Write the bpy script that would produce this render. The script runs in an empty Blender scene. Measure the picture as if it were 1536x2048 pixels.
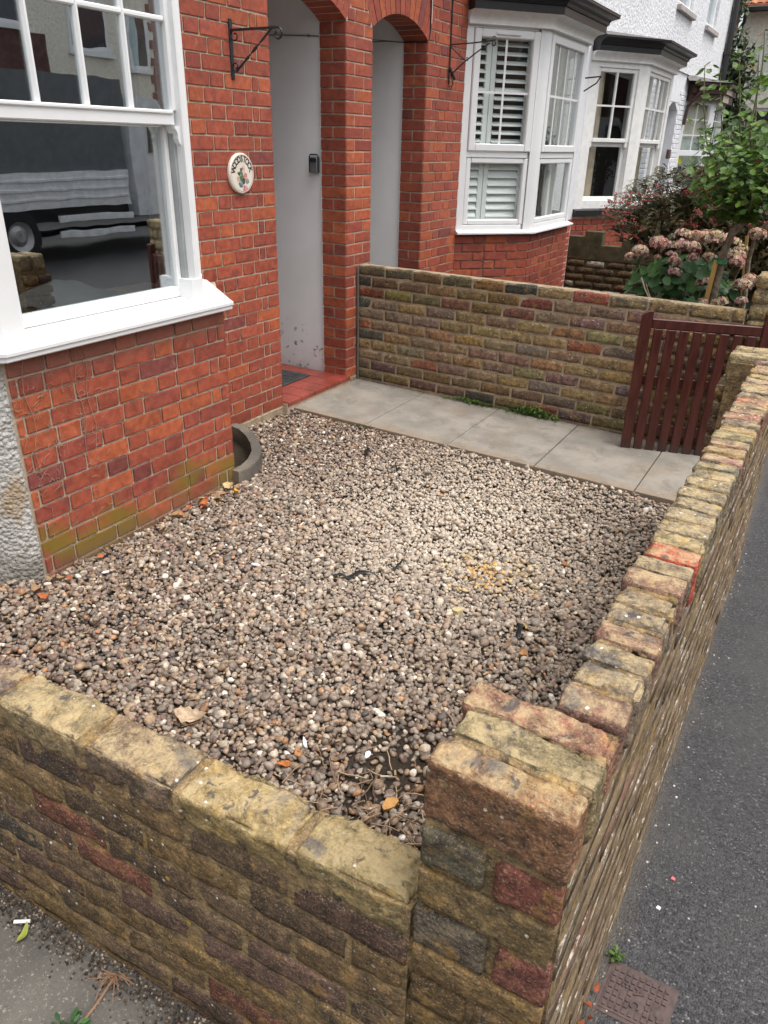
import bpy, math, random
import numpy as np
from mathutils import Vector, Matrix, Euler, noise as mnoise

R = math.radians
rng = random.Random(7)
nrng = np.random.default_rng(11)
sc = bpy.context.scene
COL = sc.collection

# ------------------------------------------------------------------ camera, light, exposure
CAM = Vector((3.0647, -3.9152, 1.6973)); YAW, PITCH, ROLL, FPX = .521, .4587, .0239, 1495.27
fw = Vector((-math.sin(YAW) * math.cos(PITCH), math.cos(YAW) * math.cos(PITCH), -math.sin(PITCH)))
rt = Vector((math.cos(YAW), math.sin(YAW), 0)); up = rt.cross(fw)
r2 = rt * math.cos(ROLL) + up * math.sin(ROLL); u2 = -rt * math.sin(ROLL) + up * math.cos(ROLL)
cd = bpy.data.cameras.new('camera'); cam = bpy.data.objects.new('camera', cd); COL.objects.link(cam)
m = Matrix((r2, u2, -fw)).transposed().to_4x4(); m.translation = CAM
cam.matrix_world = m
cd.sensor_fit = 'VERTICAL'; cd.sensor_height = 36; cd.lens = FPX / 2048 * 36; cd.clip_start = .05; cd.clip_end = 400
sc.camera = cam

SUN_EL, SUN_AZ = 68, 92          # degrees; azimuth from +y towards +x
w = bpy.data.worlds.new('World'); sc.world = w; w.use_nodes = True
nt = w.node_tree; bg = nt.nodes['Background']
sky = nt.nodes.new('ShaderNodeTexSky'); sky.sky_type = 'NISHITA'; sky.sun_disc = False
sky.sun_elevation = R(SUN_EL); sky.sun_rotation = R(SUN_AZ); sky.air_density = 1.0; sky.dust_density = 4.0; sky.ozone_density = 1.0
hs = nt.nodes.new('ShaderNodeHueSaturation'); hs.inputs['Saturation'].default_value = .22
nt.links.new(sky.outputs[0], hs.inputs['Color']); nt.links.new(hs.outputs[0], bg.inputs['Color'])
bg.inputs['Strength'].default_value = .15
sd = bpy.data.lights.new('sun', 'SUN'); sd.energy = 1.1; sd.angle = R(38); sd.color = (1, .96, .9)
so = bpy.data.objects.new('sun', sd); COL.objects.link(so)
sdir = Vector((math.sin(R(SUN_AZ)) * math.cos(R(SUN_EL)), math.cos(R(SUN_AZ)) * math.cos(R(SUN_EL)), math.sin(R(SUN_EL))))
so.rotation_euler = (-sdir).to_track_quat('-Z', 'Y').to_euler()
sc.view_settings.view_transform = 'Standard'; sc.view_settings.look = 'None'
sc.view_settings.gamma = 1; sc.view_settings.exposure = .92
sc.view_settings.use_curve_mapping = False
sc.cycles.max_bounces = 8; sc.cycles.transparent_max_bounces = 12


def px(p):
    d = Vector(p) - CAM; z = d.dot(fw)
    if z < .05: return None
    return (768 + FPX * d.dot(r2) / z, 1024 - FPX * d.dot(u2) / z, z)


def inview(p, mg=60):
    q = px(p)
    return q is not None and -mg < q[0] < 1536 + mg and -mg < q[1] < 2048 + mg


# ------------------------------------------------------------------ materials
class NB:
    def __init__(s, name, rough=.7, spec=.4):
        s.m = bpy.data.materials.new(name); s.m.use_nodes = True; s.t = s.m.node_tree
        s.b = s.t.nodes['Principled BSDF']; s.b.inputs['Roughness'].default_value = rough
        s.b.inputs['Specular IOR Level'].default_value = spec
        s._pos = None

    def n(s, typ, **kw):
        x = s.t.nodes.new('ShaderNode' + typ)
        for k, v in kw.items(): setattr(x, k, v)
        return x

    def l(s, a, b): s.t.links.new(a, b)

    def put(s, sock, v):
        if isinstance(v, bpy.types.NodeSocket): s.l(v, sock)
        elif v is not None:
            if sock.type == 'RGBA' and isinstance(v, (tuple, list)) and len(v) == 3: v = (*v, 1)
            sock.default_value = v

    def pos(s, sx=1, sy=1, sz=1):
        if s._pos is None: s._pos = s.n('NewGeometry')
        if (sx, sy, sz) == (1, 1, 1): return s._pos.outputs['Position']
        mp = s.n('Mapping'); mp.inputs['Scale'].default_value = (sx, sy, sz); s.l(s._pos.outputs['Position'], mp.inputs['Vector'])
        return mp.outputs[0]

    def noise(s, scale, detail=3, rough=.55, vec=None, out='Fac', dist=0):
        x = s.n('TexNoise'); x.inputs['Scale'].default_value = scale; x.inputs['Detail'].default_value = detail
        x.inputs['Roughness'].default_value = rough; x.inputs['Distortion'].default_value = dist
        s.l(vec or s.pos(), x.inputs['Vector']); return x.outputs[out]

    def vor(s, scale, vec=None, out='Distance', rnd=1):
        x = s.n('TexVoronoi'); x.inputs['Scale'].default_value = scale; x.inputs['Randomness'].default_value = rnd
        s.l(vec or s.pos(), x.inputs['Vector']); return x.outputs[out]

    def ramp(s, v, a, b, lo=0, hi=1):
        x = s.n('MapRange', interpolation_type='SMOOTHSTEP'); s.put(x.inputs['Value'], v)
        x.inputs['From Min'].default_value = a; x.inputs['From Max'].default_value = b
        x.inputs['To Min'].default_value = lo; x.inputs['To Max'].default_value = hi
        return x.outputs[0]

    def math(s, op, a, b=0):
        x = s.n('Math', operation=op); s.put(x.inputs[0], a); s.put(x.inputs[1], b); return x.outputs[0]

    def mix(s, f, a, b, blend='MIX'):
        x = s.n('Mix', data_type='RGBA', blend_type=blend); s.put(x.inputs[0], f); s.put(x.inputs[6], a); s.put(x.inputs[7], b)
        return x.outputs[2]

    def objcol(s):
        o = s.n('ObjectInfo'); a = s.n('Attribute'); a.attribute_name = 'bc'
        return s.mix(1.0, o.outputs['Color'], a.outputs['Color'], 'ADD')

    def xyz(s, v=None):
        x = s.n('SeparateXYZ'); s.l(v or s.pos(), x.inputs[0]); return x.outputs

    def col(s, v): s.put(s.b.inputs['Base Color'], v)

    def bump(s, h, strength=.3, dist=.01):
        x = s.n('Bump'); x.inputs['Strength'].default_value = strength; x.inputs['Distance'].default_value = dist
        s.l(h, x.inputs['Height']); s.l(x.outputs[0], s.b.inputs['Normal'])

    def rough(s, v): s.put(s.b.inputs['Roughness'], v)


MATS = {}


def plain(name, c, rough=.5, spec=.5, metal=0, var=.12, scale=8, bump=0, bscale=80):
    if name in MATS: return MATS[name]
    x = NB(name, rough, spec); x.b.inputs['Metallic'].default_value = metal
    n1 = x.noise(scale, 4)
    x.col(x.mix(x.ramp(n1, .3, .7), tuple(v * (1 - var) for v in c), tuple(min(1, v * (1 + var)) for v in c)))
    if bump: x.bump(x.noise(bscale, 3), bump, .004)
    MATS[name] = x.m; return x.m


def mk_red_brick(name, mossy=False):
    x = NB(name, .62, .35); c = x.objcol()
    n1 = x.noise(30, 4); c = x.mix(x.ramp(n1, .25, .75), x.mix(1, c, (.72, .70, .72), 'MULTIPLY'), x.mix(1, c, (1.18, 1.16, 1.12), 'MULTIPLY'))
    blot = x.noise(9, 4, vec=x.pos(1, 1, 1.6)); c = x.mix(x.ramp(blot, .54, .70, 0, .6), c, (.17, .050, .045)); soot = x.noise(2.2, 4, .6); c = x.mix(x.ramp(soot, .45, .7, 0, .4), c, x.mix(1, c, (.62, .60, .62), 'MULTIPLY')); smear = x.noise(14, 6, .75, vec=x.pos(1, 1, .45)); c = x.mix(x.ramp(smear, .60, .74, 0, .38), c, (.50, .36, .30))
    lime = x.noise(55, 6, .7); c = x.mix(x.ramp(lime, .62, .74, 0, .5), c, (.55, .42, .36))
    sp = x.vor(70); c = x.mix(x.ramp(sp, .10, .05, 0, .75), c, (.66, .52, .45))
    pit = x.vor(45, out='Distance'); c = x.mix(x.ramp(pit, .06, .03, 0, .9), c, (.03, .015, .012))
    if mossy:
        o = x.xyz()
        a = x.math('ADD', o['Z'], x.math('MULTIPLY', x.noise(5, 3), -.34))
        mz = x.ramp(a, .12, -.02)
        mz = x.math('MULTIPLY', mz, x.ramp(x.noise(2.6, 2), .36, .56))
        c = x.mix(x.math('MULTIPLY', mz, .85), c, (.19, .145, .02))
        top = x.math('ADD', o['Z'], x.math('MULTIPLY', x.noise(7, 3), .12))
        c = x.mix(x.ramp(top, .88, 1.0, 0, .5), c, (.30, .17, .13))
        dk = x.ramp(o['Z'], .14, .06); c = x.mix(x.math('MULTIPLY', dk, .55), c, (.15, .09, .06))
    x.col(c); x.rough(x.ramp(n1, .3, .7, .5, .75))
    h = x.math('ADD', x.noise(160, 4), x.math('MULTIPLY', x.noise(30, 3), .8)); x.bump(h, .22, .003)
    return x.m


def mk_old_brick(name, base=None, top=True):
    x = NB(name, .88, .2); c = x.mix(x.ramp(x.noise(11, 3), .35, .65), base, tuple(v * .7 for v in base)) if base else x.objcol()
    n1 = x.noise(24, 5, .65); c = x.mix(x.ramp(n1, .3, .7), x.mix(1, c, (.62, .6, .58), 'MULTIPLY'), x.mix(1, c, (1.3, 1.26, 1.15), 'MULTIPLY'))
    och = x.noise(16, 5, .7); c = x.mix(x.ramp(och, .55, .68, 0, .65), c, (.33, .20, .065))
    dk = x.noise(9, 6, .72, dist=.6); c = x.mix(x.ramp(dk, .54, .66, 0, .8), c, (.055, .047, .04))
    md = x.noise(48, 6, .75, dist=.3); c = x.mix(x.ramp(md, .52, .66, 0, .55), c, x.mix(1, c, (1.9, 1.7, 1.3), 'MULTIPLY')); c = x.mix(x.ramp(md, .46, .34, 0, .6), c, (.05, .038, .028))
    gr = x.noise(230, 4, .75); c = x.mix(x.ramp(gr, .53, .68, 0, .6), c, (.52, .42, .26)); c = x.mix(x.ramp(gr, .44, .32, 0, .7), c, (.035, .028, .022))
    g = x.n('NewGeometry'); nz = x.xyz(g.outputs['True Normal'])['Z'] if top else 0.0
    lich = x.math('MULTIPLY', x.ramp(nz, .6, .9), x.ramp(x.noise(20, 6, .75, dist=.3), .40, .62, 0, .72))
    c = x.mix(lich, c, (.56, .43, .24)); grey = x.math('MULTIPLY', x.ramp(nz, .6, .9), x.ramp(x.noise(9, 5, .7, dist=.5), .54, .66, 0, .6)); c = x.mix(grey, c, (.20, .175, .155))
    bl = x.math('MULTIPLY', x.ramp(nz, .2, .7), x.ramp(x.noise(26, 4, .6, dist=.4), .61, .67, 0, .8)); c = x.mix(bl, c, (.07, .07, .075))
    vs = x.vor(34); kill = x.ramp(x.noise(4.5, 2), .5, .56)
    wh = x.math('MULTIPLY', x.ramp(x.math('ADD', vs, x.math('MULTIPLY', x.noise(90, 3), .14)), .205, .165), kill); c = x.mix(x.math('MULTIPLY', wh, .85), c, (.72, .70, .64))
    vy = x.vor(19); ky = x.ramp(x.noise(6, 2), .6, .64)
    c = x.mix(x.math('MULTIPLY', x.math('MULTIPLY', x.ramp(vy, .16, .08), ky), .8), c, (.60, .33, .04))
    x.col(c)
    h = x.math('ADD', x.math('MULTIPLY', x.noise(38, 5, .7), 1.4), x.math('ADD', x.noise(170, 4, .7), x.math('MULTIPLY', x.vor(90), -.8))); x.bump(h, .8, .007)
    return x.m


def mk_mortar(name, c, c2, bs=.5, smear=None):
    x = NB(name, .92, .15); n1 = x.noise(18, 5, .65)
    k = x.mix(x.ramp(n1, .3, .7), c2, c); k = x.mix(x.ramp(x.noise(140, 3, .7), .55, .7, 0, .45), k, tuple(v * .45 for v in c))
    k = x.mix(x.ramp(x.noise(7, 4), .55, .7, 0, .5), k, tuple(v * .4 for v in c2))
    x.col(k); x.bump(x.math('ADD', x.noise(60, 5, .7), x.noise(200, 3)), bs, .006); return x.m


def mk_street_face():
    x = NB('weathered_street_face', .9, .15); c = x.objcol()
    v = x.pos(1, .12, 1)
    c = x.mix(.55, c, (.125, .095, .065)); c = x.mix(x.ramp(x.noise(30, 5, .7), .4, .7, 0, .5), c, (.27, .20, .12))
    st = x.noise(60, 6, .75, vec=x.pos(1, .35, 1)); c = x.mix(x.ramp(st, .555, .625, 0, .8), c, (.58, .54, .48))
    c = x.mix(x.ramp(x.noise(13, 4, vec=x.pos(1, .3, 1)), .56, .68, 0, .7), c, (.06, .045, .03))
    x.col(c); x.bump(x.math('ADD', x.noise(70, 5, .7), x.noise(20, 3)), .6, .008); return x.m


def mk_plaster(name, c, flake=False):
    x = NB(name, .75, .3); k = x.mix(x.ramp(x.noise(3, 4), .3, .7), c, tuple(v * .93 for v in c))
    if flake:
        o = x.xyz(); low = x.ramp(x.math('ADD', o['Z'], x.math('MULTIPLY', x.noise(4, 3), .4)), .62, .42)
        fl = x.math('MULTIPLY', x.ramp(x.noise(17, 4, .6), .60, .62), low); k = x.mix(fl, k, (.25, .22, .21))
        k = x.mix(x.ramp(x.math('ADD', o['Z'], x.math('MULTIPLY', x.noise(6, 3), .3)), .4, .2, 0, .35), k, (.33, .31, .29))
    x.col(k); x.bump(x.noise(40, 4), .12, .004); return x.m


def mk_roughcast(name, c, scale=45, dirt=False, strength=1.0):
    x = NB(name, .9, .2); v = x.vor(scale); n1 = x.noise(scale * .8, 4, .7)
    k = x.mix(x.ramp(n1, .35, .65), tuple(q * .78 for q in c), c)
    if dirt:
        k = x.mix(x.ramp(x.noise(6, 5, .7, dist=.5), .54, .66, 0, .8), k, (.33, .30, .26))
        k = x.mix(x.ramp(x.noise(4, 3, vec=x.pos(1, 1, .5)), .6, .68, 0, .7), k, (.42, .30, .18))
        o = x.xyz(); k = x.mix(x.ramp(x.math('ADD', o['Z'], x.math('MULTIPLY', x.noise(9, 4), .25)), .34, .16, 0, .8), k, (.16, .14, .11))
        k = x.mix(x.ramp(x.noise(34, 5, .75), .60, .68, 0, .75), k, (.14, .12, .1))
    x.col(k); x.bump(x.math('ADD', n1, x.math('MULTIPLY', v, -.8)), strength, .014); return x.m


def mk_concrete(name, c, stain=(.3, .25, .19), gscale=240, path=False):
    x = NB(name, .9, .2); n1 = x.noise(5, 5, .6); k = x.mix(x.ramp(n1, .3, .7), tuple(v * .8 for v in c), tuple(v * 1.15 for v in c))
    k = x.mix(x.ramp(x.noise(2.2, 4, .6), .5, .7, 0, .5), k, stain)
    if path:
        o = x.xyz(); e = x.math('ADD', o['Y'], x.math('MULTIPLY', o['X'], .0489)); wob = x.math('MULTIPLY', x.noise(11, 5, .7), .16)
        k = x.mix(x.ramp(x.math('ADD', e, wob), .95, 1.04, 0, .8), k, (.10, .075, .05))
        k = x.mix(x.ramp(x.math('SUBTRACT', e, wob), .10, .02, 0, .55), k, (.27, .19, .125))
        k = x.mix(x.ramp(x.noise(7, 6, .7, dist=.5), .50, .66, 0, .55), k, (.15, .13, .105)); k = x.mix(x.ramp(x.noise(34, 5, .75), .62, .7, 0, .5), k, (.44, .41, .36))
    g = x.noise(gscale, 3, .8); k = x.mix(x.ramp(g, .56, .7, 0, .5), k, (.5, .46, .4)); k = x.mix(x.ramp(g, .44, .3, 0, .45), k, (.06, .055, .05))
    x.col(k); x.bump(x.math('ADD', g, x.noise(30, 3)), .35, .004); return x.m


def mk_tarmac(name='tarmac'):
    x = NB(name, .82, .35); v = x.vor(190); col = x.vor(190, out='Color'); l = x.xyz(col)['X']
    k = x.mix(l, (.030, .030, .033), (.085, .084, .087)); k = x.mix(x.ramp(l, .95, 1.0, 0, .5), k, (.26, .25, .245))
    k = x.mix(x.ramp(x.noise(3, 4), .45, .7, 0, .5), k, (.085, .08, .078)); k = x.mix(x.ramp(x.noise(20, 5, .7), .6, .7, 0, .35), k, (.13, .12, .11))
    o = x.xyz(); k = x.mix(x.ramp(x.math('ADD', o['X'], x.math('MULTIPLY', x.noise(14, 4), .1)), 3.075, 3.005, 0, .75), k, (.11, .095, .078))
    x.col(k); x.bump(x.math('ADD', x.math('MULTIPLY', v, -1), x.noise(60, 3)), .8, .006); return x.m


def mk_glass(name, tint=(.9, .95, .95), ior=1.9, rough=.0):
    x = NB(name); t = x.t; out = t.nodes['Material Output']
    gl = x.n('BsdfGlossy'); gl.inputs['Roughness'].default_value = rough; gl.inputs['Color'].default_value = (.95, .97, 1, 1)
    tr = x.n('BsdfTransparent'); tr.inputs['Color'].default_value = (*tint, 1)
    lw = x.n('LayerWeight'); lw.inputs['Blend'].default_value = .5
    fr = x.math('ADD', ior, x.math('MULTIPLY', 1 - ior, x.math('POWER', lw.outputs['Facing'], 5)))
    bp_ = x.n('Bump'); bp_.inputs['Strength'].default_value = .12; bp_.inputs['Distance'].default_value = .004; x.l(x.noise(3.2, 2), bp_.inputs['Height']); x.l(bp_.outputs[0], gl.inputs['Normal'])
    mx = x.n('MixShader'); x.l(fr, mx.inputs[0]); x.l(tr.outputs[0], mx.inputs[1]); x.l(gl.outputs[0], mx.inputs[2])
    x.l(mx.outputs[0], out.inputs['Surface']); return x.m


def mk_leaf(name, c1, c2, rough=.45, scale=9, trans=.25):
    x = NB(name, rough, .4); k = x.mix(x.ramp(x.noise(scale, 2), .35, .65), c1, c2)
    o = x.n('ObjectInfo'); k = x.mix(x.math('MULTIPLY', o.outputs['Random'], .5), k, x.mix(1, k, (1.35, 1.25, .9), 'MULTIPLY'))
    g = x.n('NewGeometry'); isl = x.mix(x.math('MULTIPLY', g.outputs['Random Per Island'], .6), x.mix(1, k, (.7, .75, .75), 'MULTIPLY'), x.mix(1, k, (1.5, 1.35, .9), 'MULTIPLY'))
    x.col(isl)
    tl = x.n('BsdfTranslucent'); x.l(isl, tl.inputs['Color']); mx = x.n('MixShader'); mx.inputs[0].default_value = trans
    x.l(x.b.outputs[0], mx.inputs[1]); x.l(tl.outputs[0], mx.inputs[2]); x.l(mx.outputs[0], x.t.nodes['Material Output'].inputs['Surface'])
    return x.m


def mk_attr(name, rough=.6, spec=.4, nz=60, bump=.15, var=.25):
    x = NB(name, rough, spec); c = x.objcol(); n1 = x.noise(nz, 4, .6)
    x.col(x.mix(x.ramp(n1, .3, .7), x.mix(1, c, (1 - var,) * 3, 'MULTIPLY'), x.mix(1, c, (1 + var,) * 3, 'MULTIPLY')))
    if bump: x.bump(n1, bump, .002)
    return x.m


def mk_wood(name, c, c2):
    x = NB(name, .38, .5); n1 = x.noise(9, 5, .6, vec=x.pos(6, 6, .6)); k = x.mix(x.ramp(n1, .3, .7), c, c2)
    o = x.xyz(); k = x.mix(x.ramp(x.math('ADD', o['Z'], x.math('MULTIPLY', x.noise(12, 4), .12)), .19, .07, 0, .7), k, (.045, .035, .03))
    k = x.mix(x.ramp(x.noise(70, 5, .8), .68, .73, 0, .6), k, (.25, .17, .13))
    x.col(k); x.rough(x.ramp(n1, .3, .7, .3, .5)); x.bump(n1, .15, .003); return x.m


RED = mk_red_brick('red_brick'); REDM = mk_red_brick('red_brick_bay', True); OLD = mk_old_brick('old_stock_brick'); OLDW = mk_old_brick('old_wall_brick', None, False); STREET = mk_street_face()
MORT_RED = mk_mortar('lime_mortar', (.55, .44, .33), (.42, .33, .25), .4)
MORT_OLD = mk_old_brick('old_mortar', (.30, .215, .12), False)
MORT_PARTY = mk_mortar('party_mortar', (.43, .34, .235), (.27, .205, .14), .9)
PLASTER = mk_plaster('grey_plaster', (.82, .82, .83), True)
PLASTER2 = mk_plaster('white_plaster', (.88, .87, .87))
UPVC = plain('white_paint', (.76, .765, .765), .35, .5, var=.02)
PAINTW = plain('old_white_paint', (.80, .795, .77), .5, .4, var=.06, scale=14, bump=.1)
BLACK = plain('black_paint', (.018, .018, .02), .35, .5)
BROWN = plain('brown_paint', (.060, .030, .024), .4)
ROOFC = plain('lead_grey', (.11, .105, .10), .7, var=.3, scale=14, bump=.3)
IRON = plain('black_iron', (.015, .015, .018), .45, .5, bump=.2)
DARK = plain('dark_interior', (.03, .03, .032), .9, .1)
ROOMW = plain('room_paint', (.30, .28, .26), .9, .1)
GLASS = mk_glass('window_glass', ior=.38); GLASS2 = mk_glass('far_glass', (.97, .985, .98), .045)
RC_DIRT = mk_roughcast('peeling_roughcast', (.60, .59, .56), 60, True)
RC_WHITE = mk_roughcast('white_roughcast', (.76, .77, .79), 26, strength=.8)
RC_CREAM = mk_roughcast('cream_roughcast', (.84, .79, .67), 20, strength=.4)
WBRICK = plain('white_painted_brick', (.70, .71, .74), .7, .3, var=.06, bump=.3, bscale=40)
PATH = mk_concrete('path_concrete', (.25, .228, .196), (.24, .175, .12), 240, True); NPATH = mk_concrete('drive_concrete', (.125, .115, .102), (.075, .063, .048), 120)
WELLC = mk_concrete('well_concrete', (.10, .09, .08)); TARMAC = mk_tarmac()
SOIL = mk_mortar('dark_soil', (.05, .038, .028), (.03, .024, .018), 1.0)
PEBBLE = mk_attr('pebble_stone', .55, .45, 70, .2, .3)
ATTR = mk_attr('plain_coloured', .7, .3, 40, .1, .2)
WOOD = mk_wood('mahogany_stain', (.048, .0105, .007), (.085, .017, .010))
TILE = plain('red_quarry_tile', (.24, .048, .033), .35, .5, var=.25, scale=7, bump=.1)
LEAFR = mk_leaf('rose_leaf', (.04, .10, .02), (.11, .20, .03)); LEAFH = mk_leaf('hydrangea_leaf', (.03, .085, .03), (.055, .14, .045), .42)
LEAFC = mk_leaf('cotoneaster_leaf', (.045, .058, .028), (.115, .085, .045), .5, 5, .1); LEAFS = mk_leaf('shrub_leaf', (.03, .05, .025), (.06, .09, .04), .4, 4, .15)
WEED = mk_leaf('weed_leaf', (.05, .10, .02), (.09, .16, .035), .5); BARK = plain('grey_bark', (.17, .135, .10), .9, .1, var=.4, scale=40, bump=.6, bscale=60)
GREYLORRY = plain('grey_tarpaulin', (.13, .14, .15), .6); RUB = plain('rubber', (.012, .012, .013), .8)


# ------------------------------------------------------------------ mesh builder
class MB:
    def __init__(s): s.v = []; s.f = []; s.c = None

    def add(s, vs, fs, col=None):
        b = len(s.v); s.v += [tuple(q) for q in vs]; s.f += [tuple(i + b for i in q) for q in fs]
        if col is not None:
            if s.c is None: s.c = [(0, 0, 0)] * b
            s.c += [col] * len(vs)
        elif s.c is not None: s.c += [(0, 0, 0)] * len(vs)
        return s

    def box(s, x0, x1, y0, y1, z0, z1, ch=0.0, M=None, col=None):
        vs, fs = cbox(x0, x1, y0, y1, z0, z1, ch)
        if M is not None: vs = [M(p) for p in vs]
        return s.add(vs, fs, col)

    def prism(s, poly, z0, z1, M=None, col=None):
        n = len(poly); vs = [(x, y, z0) for x, y in poly] + [(x, y, z1) for x, y in poly]
        if M: vs = [M(p) for p in vs]
        fs = [tuple(range(n - 1, -1, -1)), tuple(range(n, 2 * n))] + [(i, (i + 1) % n, n + (i + 1) % n, n + i) for i in range(n)]
        return s.add(vs, fs, col)

    def tube(s, pts, r, seg=6, col=None, close=True):
        pts = [Vector(p) for p in pts]; n = len(pts)
        rs = r if isinstance(r, (list, tuple)) else [r] * n
        vs = []; fs = []
        t0 = (pts[1] - pts[0]).normalized(); nx = t0.orthogonal().normalized()
        for i, p in enumerate(pts):
            t = (pts[min(i + 1, n - 1)] - pts[max(i - 1, 0)]).normalized()
            nx = (nx - t * nx.dot(t)); nx = nx.normalized() if nx.length > 1e-6 else t.orthogonal().normalized()
            by = t.cross(nx)
            for k in range(seg):
                a = 2 * math.pi * k / seg; vs.append(p + (nx * math.cos(a) + by * math.sin(a)) * rs[i])
        for i in range(n - 1):
            for k in range(seg): fs.append((i * seg + k, i * seg + (k + 1) % seg, (i + 1) * seg + (k + 1) % seg, (i + 1) * seg + k))
        if close: fs.append(tuple(range(seg - 1, -1, -1))); fs.append(tuple((n - 1) * seg + k for k in range(seg)))
        return s.add(vs, fs, col)

    def sweep(s, path, prof, closed_prof=True):
        """profile [(outward, z)] swept along a plan path [(x, y)] with mitred corners; outward is to the right of travel along +y"""
        n = len(path); P = [Vector((*p, 0)) for p in path]; rings = []
        for i in range(n):
            ds = []
            if i > 0: ds.append((P[i] - P[i - 1]).normalized())
            if i < n - 1: ds.append((P[i + 1] - P[i]).normalized())
            ns = [Vector((d.y, -d.x, 0)) for d in ds]
            if len(ns) == 1: mv = ns[0]
            else:
                mv = (ns[0] + ns[1]).normalized(); mv = mv / mv.dot(ns[0])
            rings.append([(P[i] + mv * o + Vector((0, 0, z))) for o, z in prof])
        k = len(prof); vs = [q for r_ in rings for q in r_]; fs = []
        for i in range(n - 1):
            for j in range(k if closed_prof else k - 1):
                a, b = i * k + j, i * k + (j + 1) % k
                fs.append((a, a + k, b + k, b))
        fs.append(tuple(range(k))); fs.append(tuple((n - 1) * k + j for j in range(k - 1, -1, -1)))
        return s.add(vs, fs)

    def mesh(s, name, smooth=False):
        me = bpy.data.meshes.new(name); me.from_pydata(s.v, [], s.f); me.update()
        if s.c is not None:
            a = me.color_attributes.new('bc', 'FLOAT_COLOR', 'POINT')
            a.data.foreach_set('color', np.array([(*q, 1) for q in s.c], dtype=np.float32).ravel())
        if smooth: me.polygons.foreach_set('use_smooth', [True] * len(me.polygons))
        return me

    def obj(s, name, mat, parent=None, smooth=False, **kw):
        return link(s.mesh(name, smooth), name, mat, parent, **kw)


def cbox(x0, x1, y0, y1, z0, z1, ch=0.0):
    X, Y, Z = (x0, x1), (y0, y1), (z0, z1)
    if ch <= 0:
        vs = [(X[i], Y[j], Z[k]) for i in (0, 1) for j in (0, 1) for k in (0, 1)]
        return vs, [(0, 1, 3, 2), (4, 6, 7, 5), (0, 4, 5, 1), (2, 3, 7, 6), (0, 2, 6, 4), (1, 5, 7, 3)]
    vs = []; idx = {}
    for i in (0, 1):
        for j in (0, 1):
            for k in (0, 1):
                p = [X[i], Y[j], Z[k]]; sg = [1 - 2 * i, 1 - 2 * j, 1 - 2 * k]
                for a in range(3):
                    q = [p[b] + (0 if b == a else sg[b] * ch) for b in range(3)]
                    idx[i, j, k, a] = len(vs); vs.append(tuple(q))
    fs = []
    q4 = [(0, 0), (1, 0), (1, 1), (0, 1)]
    for a in range(3):
        b, c = [t for t in range(3) if t != a]
        for e in (0, 1):
            f = []
            for (m1, m2) in q4:
                t = [0, 0, 0]; t[a] = e; t[b] = m1; t[c] = m2; f.append(idx[t[0], t[1], t[2], a])
            fs.append(tuple(f))
    for a in range(3):
        b, c = [t for t in range(3) if t != a]
        for m1 in (0, 1):
            for m2 in (0, 1):
                t0 = [0, 0, 0]; t0[b] = m1; t0[c] = m2; t1 = list(t0); t1[a] = 1
                fs.append((idx[(*t0, b)], idx[(*t1, b)], idx[(*t1, c)], idx[(*t0, c)]))
    for i in (0, 1):
        for j in (0, 1):
            for k in (0, 1): fs.append(tuple(idx[i, j, k, a] for a in range(3)))
    cx = Vector(((x0 + x1) / 2, (y0 + y1) / 2, (z0 + z1) / 2)); out = []
    for f in fs:
        P = [Vector(vs[i]) for i in f]; nrm = (P[1] - P[0]).cross(P[2] - P[0]); ctr = sum(P, Vector()) / len(P)
        out.append(f if nrm.dot(ctr - cx) > 0 else tuple(reversed(f)))
    return vs, out


def link(me, name, mat=None, parent=None, label=None, cat=None, group=None, kind=None, M=None, color=(0, 0, 0)):
    o = bpy.data.objects.new(name, me); COL.objects.link(o)
    if mat is not None and me is not None and len(me.materials) == 0: me.materials.append(mat)
    if parent is not None: o.parent = parent
    if M is not None: o.matrix_local = M
    o.color = (*color, 1)
    tag(o, label, cat, group, kind); return o


def tag(o, label=None, cat=None, group=None, kind=None):
    for k, v in (('label', label), ('category', cat), ('group', group), ('kind', kind)):
        if v: o[k] = v
    return o


def empty(name, loc, label=None, cat=None, group=None, kind=None):
    o = bpy.data.objects.new(name, None); COL.objects.link(o); o.location = loc; o.empty_display_size = .1
    o['_l'] = 1; del o['_l']
    return tag(o, label, cat, group, kind)


def thing(name, label, cat, group=None):
    return empty(name, (0, 0, 0), label, cat, group)


class Fr:
    """plan frame: s along u, n outward (to the right of travel)"""
    def __init__(s, o, u):
        s.o = Vector((o[0], o[1], 0)); s.u = Vector((u[0], u[1], 0)).normalized(); s.n = Vector((s.u.y, -s.u.x, 0))

    def __call__(s, p): return s.o + s.u * p[0] + s.n * p[1] + Vector((0, 0, p[2]))

    def mat(s, p):
        M = Matrix((s.u, s.n, Vector((0, 0, 1)))).transposed().to_4x4(); M.translation = s(p); return M


def lbox(mb, F, s0, s1, n0, n1, z0, z1, ch=0.0, col=None): return mb.box(s0, s1, n0, n1, z0, z1, ch, F, col)


# ------------------------------------------------------------------ bricks
BMESH = {}


def brick_mesh(wd, d, h, mat, var, ch=.0035):
    """neat brick: local x along wall (centred), y outward (0 = back, d = face), z up (centred)"""
    k = ('n', round(wd, 3), round(d, 3), round(h, 3), mat.name, var)
    if k not in BMESH:
        r = random.Random(hash(k[1:4]) + var); vs, fs = cbox(-wd / 2, wd / 2, 0, d, -h / 2, h / 2, ch)
        vs = [(x + r.uniform(-.0012, .0012), y + (r.uniform(-.0012, .0012) if y > d * .5 else 0), z + r.uniform(-.0012, .0012)) for x, y, z in vs]
        me = bpy.data.meshes.new('brick'); me.from_pydata(vs, [], fs); me.materials.append(mat); BMESH[k] = me
    return BMESH[k]


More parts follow.
